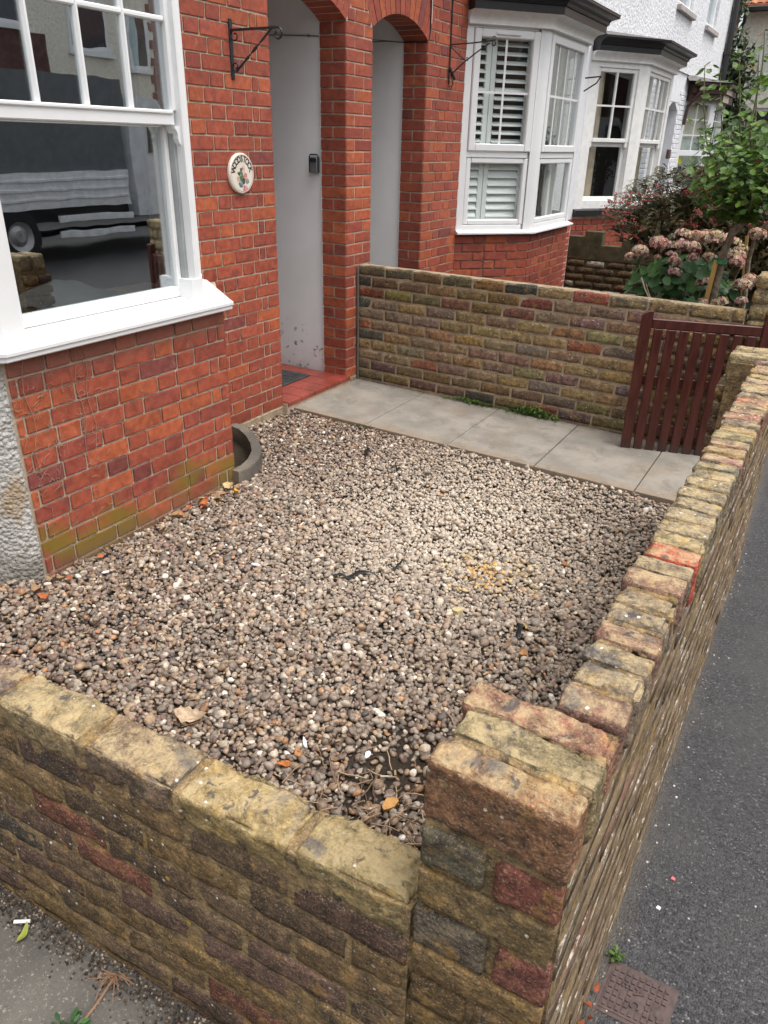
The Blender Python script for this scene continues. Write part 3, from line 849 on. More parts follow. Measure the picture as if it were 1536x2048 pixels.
def shutter(F, s0, s1, z0, z1, tilt, n=-.105, pitch=.066):
    root = MB(); root = root
    mb = MB(); lbox(mb, F, s0, s0 + .045, n - .014, n + .014, z0, z1, .003); lbox(mb, F, s1 - .045, s1, n - .014, n + .014, z0, z1, .003)
    lbox(mb, F, s0 + .045, s1 - .045, n - .014, n + .013, z0, z0 + .07, .003); lbox(mb, F, s0 + .045, s1 - .045, n - .014, n + .013, z1 - .07, z1, .003)
    sh = mb.obj('shutter', SHUT, house2); z = z0 + .07 + pitch / 2
    while z < z1 - .07 - pitch * .3:
        mb = MB(); c, s_ = math.cos(tilt) * .031, math.sin(tilt) * .031; t = .004
        poly = [(n - c, z + s_ - t), (n + c, z - s_ - t), (n + c, z - s_ + t), (n - c, z + s_ + t)]
        vs = [F((sv, p[0], p[1])) for sv in (s0 + .047, s1 - .047) for p in poly]
        mb.add(vs, [(0, 1, 2, 3), (7, 6, 5, 4), (0, 4, 5, 1), (1, 5, 6, 2), (2, 6, 7, 3), (3, 7, 4, 0)]); mb.obj('slat', SHUT, sh); z += pitch


F = Fr(A2, (C1[0] - A2[0], C1[1] - A2[1])); LL = math.hypot(.5, .55)
for i, (a, b) in enumerate(((.06, .27), (.275, .66))):
    shutter(F, a, b, 1.03, 1.62, 1.05); shutter(F, a, b, 1.63, 2.56, .45)
F = Fr(C1, (0, 1))
for i in range(2): shutter(F, .10 + i * .24, .335 + i * .24, 1.03, 1.62, 1.05, -.18)
mb = MB(); lbox(mb, F, .72, .78, -.16, -.12, 1.0, 2.5); lbox(mb, F, .9, .93, -.16, -.12, 1.0, 2.5); mb.obj('shutter_post', SHUT, house2)
room(house2, -3.4, -.02, 2.62, 4.8, .3, 3.2, plain('dim_room', (.045, .042, .04), .9))


def cornice(root, path, z0, mats, names=('coving', 'fascia', 'moulding', 'bay_roof'), apex=.09):
    mb = MB(); cv = [(-.12, z0)]
    for i in range(9):
        a = i / 8 * math.pi / 2; cv.append((.03 + .095 * (1 - math.cos(a)), z0 + .075 * math.sin(a) + .006))
    cv = [(-.12, z0 - .012), (.03, z0 - .012), (.036, z0 - .006), (.03, z0)] + cv[1:] + [(-.12, z0 + .081)]
    mb.sweep(path, cv); mb.obj(names[0], mats[0], root, smooth=False)
    mb = MB(); mb.sweep(path, [(-.12, z0 + .082), (.13, z0 + .082), (.13, z0 + .140), (-.12, z0 + .140)]); mb.obj(names[1], mats[1], root)
    mo = [(-.12, z0 + .1405), (.142, z0 + .1405), (.145, z0 + .150)]
    for i in range(7):
        a = i / 6 * math.pi / 2; mo.append((.225 - .075 * math.cos(a), z0 + .152 + .045 * math.sin(a)))
    mo += [(.235, z0 + .205), (.235, z0 + .222), (-.12, z0 + .222)]
    mb = MB(); mb.sweep(path, mo); mb.obj(names[2], mats[2], root)
    # sloping roof of the bay
    base = []
    n = len(path)
    for i in range(n):
        ds = []
        P = [Vector(p) for p in path]
        if i > 0: ds.append((P[i] - P[i - 1]).normalized())
        if i < n - 1: ds.append((P[i + 1] - P[i]).normalized())
        ns = [Vector((d.y, -d.x)) for d in ds]; mv = ns[0] if len(ns) == 1 else (ns[0] + ns[1]).normalized() / ((ns[0] + ns[1]).normalized().dot(ns[0]))
        base.append(P[i] + mv * .24)
    y0, y1 = path[0][1] + .12, path[-1][1] - .12
    vs = [(*p, z0 + .224) for p in base] + [(-.05, y0, z0 + .224 + apex), (-.05, y1, z0 + .224 + apex)]
    k = n; mb = MB(); mb.add(vs, [(0, 1, k), (1, 2, k + 1, k), (2, 3, k + 1), (3, 2, 1, 0)]); mb.obj(names[3], mats[3], root)


cornice(house2, P2, 2.585, (PAINTW, BLACK, BLACK, ROOFC))

# ---------- house 3: white sash bay with black cornice
A3, E1, E2, D3 = (0, 6.02), (.5, 6.72), (.5, 8.22), (0, 8.9)
P3 = [A3, E1, E2, D3]


def white_house(root, y0, y1, openings, low):
    """lower storey of painted bricks, upper storey of roughcast"""
    mb = MB(); last = y0
    segs = sorted(openings)
    for (a, b, z0, z1) in segs:
        mb.box(-.25, -.004, last, a, -.1, 2.86)
        if z0 > 0: mb.box(-.25, -.004, a, b, -.1, z0)
        if z1 < 2.86: mb.box(-.25, -.004, a, b, z1, 2.86)
        last = b
    mb.box(-.25, -.004, last, y1, -.1, 2.86); mb.obj('lower_wall', WBRICK, root)
    return


white_house(house3, 5.02, 8.95, [(6.16, 8.76, .95, 2.60)], 0); white_house(house4, 8.95, 14.65, [(10.55, 11.28, .1, 2.42), (11.95, 14.0, .97, 2.46)], 0)
wb = Bricks(house4)
for (ya, yb) in ((8.98, 10.55), (11.28, 11.85)):
    for k in range(0, 34):
        z = ZC + .075 * k + .0375; s = ya + (0 if k % 2 else .11)
        while s < yb - .04:
            wd = min(.215, yb - s); 
            if wd > .05: wb.add(brick_mesh(round(wd / .01) * .01, .010, .066, WBRICK, rng.randrange(3), .006), FAC.mat((s + wd / 2, -.006, z)), (0, 0, 0))
            s += .225
wb.build(160)


def upper(root, y0, y1, wins):
    mb = MB(); last = y0
    for (a, b, z0, z1) in wins:
        mb.box(-.25, .02, last, a, 2.862, 6.2); mb.box(-.25, .02, a, b, 2.862, z0); mb.box(-.25, .02, a, b, z1, 6.2); last = b
    mb.box(-.25, .02, last, y1, 2.862, 6.2); mb.obj('upper_wall', RC_WHITE, root)
    for (a, b, z0, z1) in wins:
        wf = face_frame(FAC, a + .01, b - .01, z0 + .02, z1 - .01, .07, -.10, -.03, .01).obj('window_frame', UPVC, root)
        mb = MB(); lbox(mb, FAC, a + .08, b - .08, -.09, -.085, z0 + .05, z1 - .05); mb.obj('pane', GLASS2, wf)
        mb = MB(); lbox(mb, FAC, a + .07, b - .07, -.20, -.19, z0 + .05, z1 - .05); mb.obj('net_curtain', plain('net_curtain', (.45, .55, .55), .9), wf)
        mb = MB(); lbox(mb, FAC, a - .05, b + .05, -.1, .085, z0 - .075, z0 - .002, .006); mb.obj('window_sill', plain('grey_sill', (.36, .33, .32), .8, bump=.3), root)
        mb = MB(); lbox(mb, FAC, a + .002, b - .002, -.1, .05, z0 - .001, z0 + .03, .006); mb.obj('sill_board', UPVC, root)


upper(house3, 5.02, 8.95, [(6.9, 8.1, 3.72, 4.9)]); upper(house4, 8.95, 14.65, [(9.9, 11.05, 3.66, 4.9), (12.30, 13.30, 3.66, 4.9)])
mb = MB(); mb.box(-3.5, .3, -4, 5.015, 3.5, 6.4); mb.obj('upper_storey', RC_CREAM, house2)
mb = MB(); mb.box(-.9, -.26, 10.4, 11.4, .0, 2.6); v = mb.obj('porch_recess', plain('grey_porch', (.42, .42, .44), .8), house4)
mb = MB(); n = 10
pts = [(10.55 + .73 * i / n, 2.30 + .12 * math.sin(math.pi * i / n)) for i in range(n + 1)]
for (ya, za), (yb, zb) in zip(pts, pts[1:]):
    vs = [(-.01, ya, za), (-.01, yb, zb), (-.01, yb, 2.43), (-.01, ya, 2.43), (-.24, ya, za), (-.24, yb, zb), (-.24, yb, 2.43), (-.24, ya, 2.43)]; mb.add(vs, [(0, 1, 2, 3), (7, 6, 5, 4), (4, 5, 1, 0)])
mb.obj('porch_arch', WBRICK, house4)

mb = MB(); q = [(A3[0] - .02, A3[1]), (E1[0] - .006, E1[1] + .003), (E2[0] - .006, E2[1]), (D3[0] - .02, D3[1]), (-.2, 8.9), (-.2, 6.02)]; mb.prism(q[::-1], -.1, .93); mb.obj('bay_wall', MORT_RED, house3)
h3b = Bricks(house3)
for (a, b) in ((A3, E1), (E1, E2)):
    F = Fr(a, (b[0] - a[0], b[1] - a[1])); L = math.hypot(b[0] - a[0], b[1] - a[1]); red_wall(h3b, F, 0, L, ZC, 0, 11, 'right', RED, [S_], [H_])
F = Fr((0, 5.02), (0, 1)); red_wall(h3b, F, 0, .98, ZC, 0, 11, 'left', RED, [S_], [H_])
h3b.build(110)
mb = MB(); mb.sweep(P3, [(-.2, .93), (.05, .93), (.05, .985), (.0, 1.0), (-.2, 1.0)]); mb.obj('window_sill', BLACK, house3)
posts = MB(); bay_post(posts, A3, E1, E2, .13, .12, 1.0, 2.62); bay_post(posts, E1, E2, D3, .13, .12, 1.0, 2.62)
F = Fr(A3, (E1[0] - A3[0], E1[1] - A3[1])); L3 = math.hypot(E1[0], E1[1] - A3[1])
lbox(posts, F, 0, .13, -.12, -.002, 1.0, 2.62); lbox(posts, F, .11, L3 - .11, -.12, -.004, 1.0, 1.10, .004); lbox(posts, F, .11, L3 - .11, -.12, -.004, 2.55, 2.62, .004)
FF = Fr(E1, (0, 1)); LF3 = E2[1] - E1[1]
lbox(posts, FF, .11, LF3 - .11, -.12, -.004, 1.0, 1.10, .004); lbox(posts, FF, .11, LF3 - .11, -.12, -.004, 2.55, 2.62, .004)
wf3 = posts.obj('window_frame', PAINTW, house3)
for F, s0, s1, nb in ((F, .13, L3 - .13, 1), (FF, .13, LF3 - .13, 3)):
    u = face_frame(F, s0, s1, 1.76, 2.55, .045, -.06, -.02, .005).obj('upper_sash', PAINTW, house3)
    mb = MB()
    for i in range(nb):
        sx = s0 + (s1 - s0) * (i + 1) / (nb + 1); lbox(mb, F, sx - .011, sx + .011, -.05, -.022, 1.8, 2.51)
    mb.obj('glazing_bar', PAINTW, u)
    mb = MB(); lbox(mb, F, s0 + .04, s1 - .04, -.052, -.024, 2.145, 2.165); mb.obj('glazing_bar', PAINTW, u); pane(F, s0 + .03, s1 - .03, 1.79, 2.52, -.045, u)
    lw = face_frame(F, s0, s1, 1.09, 1.76, .05, -.11, -.07, .005).obj('lower_sash', PAINTW, house3); pane(F, s0 + .04, s1 - .04, 1.12, 1.73, -.09, lw)
    mb = MB()
    for sx in (s0 + .0, s1 - .045): lbox(mb, F, sx, sx + .045, -.06, -.022, 1.70, 1.762, .008)
    mb.obj('sash_horn', PAINTW, u)
# curtain: folds
F = Fr(A3, (E1[0] - A3[0], E1[1] - A3[1])); mb = MB(); n = 26
vs = [F((.13 + .24 * i / n, -.17 + .018 * math.sin(i * 1.9), z)) for z in (1.05, 2.6) for i in range(n + 1)]
mb.add(vs, [(i, i + 1, n + 2 + i, n + 1 + i) for i in range(n)]); mb.obj('curtain', plain('beige_curtain', (.66, .57, .44), .9), house3)
mb = MB(); vs = [FF((.95 + .4 * i / n, -.25 + .02 * math.sin(i * 1.7), z)) for z in (1.05, 2.6) for i in range(n + 1)]; mb.add(vs, [(i, i + 1, n + 2 + i, n + 1 + i) for i in range(n)]); mb.obj('curtain', plain('beige_curtain', (.42, .36, .27), .9), house3)
room(house3, -3.4, -.26, 6.05, 8.88, .3, 3.0, plain('dim_room', (.045, .042, .04), .9))
cornice(house3, P3, 2.62, (PAINTW, BLACK, BLACK, ROOFC))

# ---------- house 4: bay with brown eaves
A4, G1, G2, D4 = (0, 11.86), (.42, 12.42), (.42, 13.55), (0, 14.1); P4 = [A4, G1, G2, D4]
mb = MB(); mb.prism([(-.2, 11.86), (0, 11.86), (.414, 12.42), (.414, 13.55), (0, 14.1), (-.2, 14.1)], -.1, .95); mb.obj('bay_wall', WBRICK, house4)
mb = MB(); mb.sweep(P4, [(-.2, .95), (.05, .95), (.05, .985), (0, 1.0), (-.2, 1.0)]); mb.obj('window_sill', UPVC, house4)
posts = MB(); bay_post(posts, A4, G1, G2, .10, .08, 1.0, 2.48); bay_post(posts, G1, G2, D4, .10, .08, 1.0, 2.48)
F4 = Fr(A4, (G1[0], G1[1] - A4[1])); L4 = math.hypot(G1[0], G1[1] - A4[1]); FF4 = Fr(G1, (0, 1)); LF4 = G2[1] - G1[1]
for F, L, a in ((F4, L4, 0), (FF4, LF4, .09)):
    if a == 0: lbox(posts, F, 0, .06, -.08, -.002, 1.0, 2.48)
    for z0, z1 in ((1.0, 1.06), (1.60, 1.69), (2.43, 2.48)): lbox(posts, F, a + .04, L - .09, -.08, -.004, z0, z1, .004)
wf4 = posts.obj('window_frame', UPVC, house4)
for F, s0, s1 in ((F4, .06, L4 - .10), (FF4, .10, LF4 - .10)):
    pane(F, s0, s1, 1.69, 2.43, -.05, wf4); pane(F, s0, s1, 1.06, 1.60, -.05, wf4)
    mb = MB(); mid = (s0 + s1) / 2; lbox(mb, F, mid - .009, mid + .009, -.046, -.035, 1.69, 2.43)
    for z in (1.94, 2.19): lbox(mb, F, s0, mid - .009, -.046, -.0355, z - .009, z + .009); lbox(mb, F, mid + .009, s1, -.046, -.0355, z - .009, z + .009)
    mb.obj('glazing_bar', UPVC, wf4)
    mb = MB(); lbox(mb, F, s0 - .03, s1 + .03, -.16, -.15, 1.9, 2.45); mb.obj('blind', plain('cream_blind', (.62, .60, .50), .9), house4)
    mb = MB(); lbox(mb, F, s0 - .03, s1 + .03, -.17, -.165, 1.0, 1.9); mb.obj('net_curtain', plain('pale_net', (.50, .56, .52), .9), house4)
mb = MB(); lbox(mb, F4, .10, .19, -.056, -.0505, 1.47, 1.58); mb.obj('yellow_sticker', plain('yellow_sticker', (.65, .58, .02), .6), house4)
mb = MB(); mb.sweep(P4, [(-.1, 2.48), (.10, 2.48), (.10, 2.60), (.14, 2.601), (.14, 2.72), (-.1, 2.72)]); mb.obj('fascia', BROWN, house4)
for z0, z1, o in ((2.485, 2.595, .101), (2.61, 2.71, .141)):
    mb = MB(); lbox(mb, FF4, .0, .62, o, o + .012, z0, z1); mb.obj('pale_board', plain('pale_wood', (.50, .43, .34), .8), house4)
mb = MB(); mb.sweep(P4, [(.145, 2.70), (.20, 2.70), (.22, 2.72), (.22, 2.77), (.145, 2.77)]); mb.obj('gutter', BROWN, house4)
mb = MB(); mb.tube([F4((.12, .2, 2.72)), F4((.12, .17, 2.6)), F4((.02, .05, 2.4)), F4((-.0, .04, 2.1))], .03, 7); mb.obj('gutter_pipe', BROWN, house4)
mb = MB(); mb.add([(.66, 12.28, 2.775), (.66, 13.7, 2.775), (-.02, 14.3, 2.87), (-.02, 11.66, 2.87), (.05, 11.55, 2.775), (.05, 14.4, 2.775)], [(0, 1, 2, 3), (0, 3, 4), (1, 5, 2)]); mb.obj('bay_roof', ROOFC, house4)
mb = MB(); mb.tube([(.10, 14.62, -.05), (.10, 14.62, 6.1)], .055, 8); mb.box(.02, .16, 14.55, 14.69, 3.42, 3.47); mb.obj('drainpipe', BLACK, house4)
mb = MB(); lbox(mb, FAC, 11.03, 11.2, -.02, .03, 1.55, 1.70, .01); mb.obj('letter_plate', plain('brown_plate', (.09, .05, .045), .5), house4) if False else mb.obj('wall_box', plain('brown_plate', (.09, .05, .045), .5), house4)
room(house4, -3, -.26, 11.9, 14.0, .3, 3.0, plain('dim_room', (.045, .042, .04), .9))
mb = MB(); mb.box(-8, -.252, 5.03, 14.64, 3.02, 6.1); mb.obj('house_body', RC_WHITE, house4)

# ---------- cream house beyond and fence
cream = thing('detached_house', 'cream roughcast house with orange tiled roof beyond the terrace end', 'house')
mb = MB(); mb.box(-.55, 7, 20.0, 28, -.2, 4.86); mb.obj('wall', RC_CREAM, cream)
roof = MB(); roof.add([(-.9, 19.65, 4.84), (7.4, 19.65, 4.84), (7.4, 24, 7.6), (-.9, 24, 7.6), (-.9, 19.65, 4.95), (7.4, 19.65, 4.95), (7.4, 24, 7.7), (-.9, 24, 7.7)], [(0, 3, 2, 1), (4, 5, 6, 7), (0, 1, 5, 4), (0, 4, 7, 3)]); roof = roof.obj('roof', plain('pantile', (.36, .13, .06), .8, var=.3, scale=9), cream)
for j in range(8):
    for i in range(22):
        mb = MB(); x = -.75 + i * .19; yy = 19.66 + j * .22; z = 4.96 + j * .138
        vs = [(x - .1 + .2 * k / 5, yy + q, z + q * .63 + .03 * math.sin(math.pi * k / 5)) for q in (0, .24) for k in range(6)]
        mb.add(vs, [(k, k + 1, 7 + k, 6 + k) for k in range(5)]); mb.obj('tile', plain('pantile_piece', (.42, .15, .07), .8, var=.35, scale=5), roof)
mb = MB(); mb.box(-.9, 7.4, 19.55, 19.66, 4.78, 4.90, .02); mb.obj('gutter', BLACK, cream)
mb = MB(); mb.tube([(-.46, 19.6, 4.8), (-.47, 19.75, 4.6), (-.60, 19.93, 4.42), (-.66, 19.94, 4.3), (-.66, 19.94, -.1)], .045, 7); mb.obj('drainpipe', BLACK, cream)
wfc = face_frame(Fr((0, 20), (1, 0)), .02, 1.1, 3.42, 4.4, .06, -.02, .04, .01).obj('window_frame', UPVC, cream); pane(Fr((0, 20), (1, 0)), .08, 1.05, 3.48, 4.34, .01, wfc)
mb = MB(); mb.box(-.06, 1.2, 19.9, 20, 3.30, 3.40, .01); mb.obj('window_sill', BLACK, cream)

fence = thing('fence', 'grey closeboard timber fence below a dark beam behind the rose', 'fence')
for i in range(14):
    mb = MB(); x = -.1 + i * .125; mb.box(x, x + .115, 15.9 + .012 * (i % 2), 15.925 + .012 * (i % 2), -.1, 2.30 + .004 * rng.uniform(-1, 1)); mb.obj('board', plain('grey_fence', (.27, .24, .19), .9, var=.25, bump=.3), fence)
mb = MB(); mb.box(-.2, 1.9, 15.82, 15.97, 2.31, 2.44, .01); mb.obj('top_beam', BLACK, fence)
mb = MB(); mb.box(-.2, 1.9, 15.78, 16.0, 2.45, 2.50, .01); mb.obj('capping', plain('grey_cap', (.22, .21, .2), .7), fence)
shed = thing('shed', 'dark low roof behind the fence and the rose', 'shed')
mb = MB(); mb.box(.55, 3.5, 17.5, 19.0, 0, 2.55); mb.obj('wall', BLACK, shed); mb = MB(); mb.box(.5, 3.6, 17.4, 19.1, 2.56, 2.62, .01); mb.obj('roof', plain('grey_cap', (.22, .21, .2)), shed)


# ================================================================== GARDEN WALLS
def old_rows(B, F, s0, s1, ztop, rows, pitch, dep, mat, hi=False, r=None, joint=.012, bl=.238, colf=old_col, lean=None, start=0, var=6, res=.045):
    r = r or rng
    for k in range(rows):
        zc = ztop - pitch * k - pitch / 2; s = s0 - (bl / 2 if (k + start) % 2 else 0)
        while s < s1 - .02:
            a, b = max(s, s0), min(s + bl - joint, s1)
            if b - a > .03:
                wd = round((b - a) / .012) * .012
                me = rough_mesh(wd, dep, pitch - joint, mat, r.randrange(var), res, .004 if not hi else .006, .0018 if not hi else .0035)
                o = lean(zc) if lean else 0
                M = F.mat(((a + b) / 2, -dep + r.uniform(-.002, .002) + o, zc + r.uniform(-.002, .002))) @ Matrix.Rotation(r.uniform(-.012, .012), 4, 'Y') @ Matrix.Rotation(r.uniform(-.015, .015), 4, 'Z')
                B.add(me, M, colf(r))
            s += bl


# ---- near wall (stretcher coping) + pier + street wall
NF = Fr((XS - .217, YS - S1 * .217), (-1, -S1))      # s runs to the left; outward would be +y, so use negative
# frame with outward towards the camera (-y): travel towards +x
NW = Fr((XS - 2.95, YS - S1 * 2.95), (1, S1)); NL = 2.95
near = thing('garden_wall', 'half brick side wall of mossy yellow stock bricks in the foreground', 'wall', 'old brick garden walls')
nb_ = Bricks(near)
mb = MB(); lbox(mb, NW, .0, NL - .222, -.098, -.004, -.3, HN - .010); mb.obj('mortar', MORT_OLD, near)
# coping stretchers: joints from the photograph, to the left of the pier
cop = [(2.73, .222), (2.492, .240), (2.238, .245), (1.985, .240), (1.735, .24), (1.485, .24), (1.235, .24), (.985, .24), (.735, .24), (.485, .24), (.235, .235)]
copcol = [(.28, .22, .115), (.30, .225, .11), (.19, .135, .10), (.25, .195, .115), (.16, .10, .10), (.15, .1, .08), (.2, .15, .08), (.2, .14, .08), (.22, .15, .08), (.2, .15, .08), (.2, .14, .1)]
for i, ((s1, wd), c) in enumerate(zip(cop, copcol)):
    hh = .068 + (.006 if i == 2 else 0)
    me = rough_mesh(wd, .108, hh, OLD, 40 + i, .008 if i < 5 else .03, .009, .007)
    M = NW.mat((s1 - wd / 2, -.106 + rng.uniform(-.003, .003), HN - hh / 2 + rng.uniform(-.003, .004))) @ Matrix.Rotation(rng.uniform(-.02, .02), 4, 'Y')
    nb_.add(me, M, c)
    mb = MB()
    if i > 0:
        a = s1 + .002
        me = rough_mesh(.028, .104, .067, MORT_OLD, 70 + i, .011, .006, .004); M = NW.mat((a + .006, -.101, HN - .037)); link(me, 'mortar_joint', None, near, M=M)
r_ = random.Random(5)
old_rows(nb_, NW, .0, NL - .222, .5475, 9, .077, .05, OLDW, True, r_, .007, .238, res=.016, start=1, var=8)
me = rough_mesh(.03, .085, .62, MORT_OLD, 900, .02, .008, .008); link(me, 'mortar_joint', None, near, M=NW.mat((NL - .222, -.094, HN - .32)))
nb_.build()

# street wall, local frame: travel +y, outward +x
SW = Fr((XS - S2 * 0, YS), (S2, 1)); SLEN = 2.93
street = thing('garden_wall', 'long low street wall with bricks on edge along its top, beside the tarmac pavement', 'wall', 'old brick garden walls')
sb = Bricks(street)
mb = MB(); zt_, zb_ = HS - .12, -.3
vs = [SW((s_, n_, z_)) for s_ in (.02, SLEN - .02) for (n_, z_) in ((-.100, zb_), (-.0025 + .016 * (zt_ - zb_) / HS, zb_), (-.0025, zt_), (-.0025, HS - .022), (-.100, HS - .022))]
mb.add(vs, [(0, 1, 2, 3, 4), (9, 8, 7, 6, 5)] + [(i, i + 5, (i + 1) % 5 + 5, (i + 1) % 5) for i in range(5)])
lbox(mb, SW, .004, .20, -.213, -.006, -.3, HS - .03); lbox(mb, SW, SLEN - .22, SLEN - .012, -.210, -.012, -.3, HS - .03)
mb.obj('mortar', MORT_OLD, street)
# pier top: three bricks on edge
pt = [(.0, .060, (.235, .125, .075)), (.066, .064, (.20, .165, .10)), (.137, .066, (.25, .125, .095))]
for i, (s, wd, c) in enumerate(pt):
    ln = .219 if i < 2 else .228
    me = rough_mesh(wd, ln, .112, OLD, 90 + i, .008, .008, .006)
    M = SW.mat((s + wd / 2, -ln + .001 + (0, .004, .0)[i], HS - .056 + (0, .001, -.002)[i])) @ Matrix.Rotation((.02, -.01, .02)[i], 4, 'Z'); sb.add(me, M, c)
    if i < 2:
        me = rough_mesh(.020, .208, .107, MORT_OLD, 95 + i, .012, .006, .006); link(me, 'mortar_joint', None, street, M=SW.mat((s + wd + .003, -.209, HS - .0555)))
# pier front face rows (towards the camera)
PF = Fr((XS - .217, YS - S1 * .217 - .000), (1, S1))
zs = [.812, .728, .640, .5475]; rows = [[(.0, .105, (.13, .115, .085)), (.118, .216, (.20, .075, .06))], [(.0, .216, (.19, .135, .07))], [(.0, .120, (.15, .125, .10)), (.134, .217, (.195, .075, .063))]]
for k, row in enumerate(rows):
    h = zs[k] - zs[k + 1] - .009; zc = (zs[k] + zs[k + 1]) / 2 - .003
    for a, b, c in row:
        me = rough_mesh(b - a, .10, h, OLDW, 110 + k * 3 + int(a * 10), .011, .006, .0035); sb.add(me, PF.mat(((a + b) / 2, -.10 + rng.uniform(-.001, .003), zc)), c)
for k in range(9):
    zc = .5475 - .077 * k - .0385
    for a, b in ([(.0, .216)] if k % 2 == 0 else [(.0, .10), (.113, .217)]):
        me = rough_mesh(b - a, .06, .069, OLDW, 130 + k, .016, .006, .0045); sb.add(me, PF.mat(((a + b) / 2, -.06 + rng.uniform(-.002, .003), zc)), old_col(r_, .9))
# coping along the street wall
def cop_col(y, r):
    t = r.random()
    if t < .28: c = (.24, .18, .12)
    elif t < .54: c = (.155, .14, .125)
    elif t < .70: c = (.30, .225, .12)
    elif t < .88: c = (.22, .125, .115)
    else: c = (.30, .115, .095)
    return tuple(v * r.uniform(.85, 1.15) for v in c)


s = .211; i = 0; r3 = random.Random(23)
while s < SLEN - .24:
    wd = r3.uniform(.056, .066); y = YS + s
    c = cop_col(y, r3)
    if abs(y + wd / 2 + 2.385) < .036: c = (.46, .085, .065)
    elif -2.36 < y < -1.9: c = (.22, .185, .135)
    elif y < -2.45: c = (.19, .15, .115) if i % 3 else (.21, .12, .10)
    dep = .112 + r3.uniform(-.006, .004) if y > -2.9 else .105
    me = rough_mesh(round(wd, 3), round(dep, 3), .105, OLD, 200 + i, .012, .007, .005)
    M = SW.mat((s + wd / 2, -dep + .002 + r3.uniform(-.002, .003), HS - .053 + r3.uniform(-.004, .003))) @ Matrix.Rotation(r3.uniform(-.03, .03), 4, 'Z') @ Matrix.Rotation(r3.uniform(-.02, .02), 4, 'X'); sb.add(me, M, c)
    if i % 1 == 0:
        me = rough_mesh(.018, .102, .100, MORT_OLD, 300 + i % 5, .012, .005, .005); link(me, 'mortar_joint', None, street, M=SW.mat((s + wd + .0045, -.104, HS - .0548)))
    s += wd + .009; i += 1
for i in range(2):
    me = rough_mesh(.09, .22, .11, OLD, 340 + i, .03, .012, .006); sb.add(me, SW.mat((SLEN - .21 + i * .105 + .045, -.221, HS - .05)), (.24, .2, .13))
lean = lambda z: .016 * max(0, (HS - .12 - z)) / HS
old_rows(sb, SW, .02, SLEN, HS - .118, 12, .077, .05, STREET, False, random.Random(3), .009, .238, lean=lean, var=5, colf=lambda r: old_col(r, .8))
# end pier towards the gate and the inside of the near pier
EP = Fr((XS - .222, YS + SLEN), (0, -1)); 
for k in range(8):
    zc = HS - .13 - .077 * k - .035
    for a, b in ([(.0, .216)] if k % 2 else [(.0, .10), (.112, .216)]):
        me = rough_mesh(round(b - a, 3), .05, .064, OLD, 350 + k % 3, .03, .009, .005); sb.add(me, Fr((XS - .222, YS + SLEN), (0, -1)).mat(((a + b) / 2, -.05, zc)), old_col(rng, .8))
        me = rough_mesh(round(b - a, 3), .05, .064, OLD, 350 + k % 3, .03, .009, .005); sb.add(me, Fr((XS - .222, YS + SLEN - .216), (1, 0)).mat(((a + b) / 2, -.05, zc)), old_col(rng, .8))
sb.build()
# ---- party wall beside the path
PW = Fr((0.012, yparty(.012)), (1, S3)); PLEN = 2.66; PH = .894
party = thing('garden_wall', 'stock brick dividing wall along the concrete path, with green weeds at its foot', 'wall', 'old brick garden walls')
pb = Bricks(party)
mb = MB(); lbox(mb, PW, .0, PLEN, -.100, -.0035, -.2, PH - .008); mb.obj('mortar', MORT_PARTY, party)
def party_col(r):
    t = r.random()
    if t < .34: c = (.26, .19, .105)
    elif t < .56: c = (.23, .165, .115)
    elif t < .74: c = (.19, .135, .12)
    elif t < .89: c = (.28, .20, .10)
    elif t < .93: c = (.27, .095, .07)
    else: c = (.075, .072, .07)
    return tuple(v * r.uniform(.85, 1.15) for v in c)


rp = random.Random(77)
for k in range(12):
    pit = .0775; zc = PH - pit * k - pit / 2; s = 0 - (.118 if k % 2 else 0)
    while s < PLEN - .02:
        a, b = max(s, 0), min(s + .224, PLEN)
        if b - a > .03:
            c = party_col(rp)
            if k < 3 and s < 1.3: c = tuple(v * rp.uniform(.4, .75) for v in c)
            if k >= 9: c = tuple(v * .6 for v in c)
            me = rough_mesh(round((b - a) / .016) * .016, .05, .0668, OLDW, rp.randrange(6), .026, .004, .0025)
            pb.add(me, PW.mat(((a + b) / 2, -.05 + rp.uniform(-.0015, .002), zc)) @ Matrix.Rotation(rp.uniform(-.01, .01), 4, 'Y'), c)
        s += .236
for i in range(11):
    me = rough_mesh(.224, .108, .0615, OLD, 400 + i % 4, .028, .010, .006)
pb.build()
mb = MB(); n = 120
vs = []
for i in range(n + 1):
    q = PLEN * i / n; h = .006 * mnoise.fractal(Vector((q * 9, 0, 0)), 1, 2, 4)
    vs += [PW((q, -.105, PH - .010 + h)), PW((q, -.06, PH - .006 + h + .003 * mnoise.noise(Vector((q * 25, 5, 0))))), PW((q, -.016, PH - .006 + h)), PW((q, -.001 + .004 * mnoise.noise(Vector((q * 14, 3, 0))), PH - .017 + h * 1.3))]
mb.add(vs, [(4 * i + j, 4 * i + j + 1, 4 * i + j + 5, 4 * i + j + 4) for i in range(n) for j in range(3)]); mb.obj('cement_top', MORT_PARTY, party, smooth=True)
mb = MB(); mb.tube([PW((.0, .008, .03)), PW((.004, .010, .4)), PW((-.002, .008, PH - .02))], .010, 6); mb.obj('sealant', plain('grey_sealant', (.11, .11, .10), .8), party)

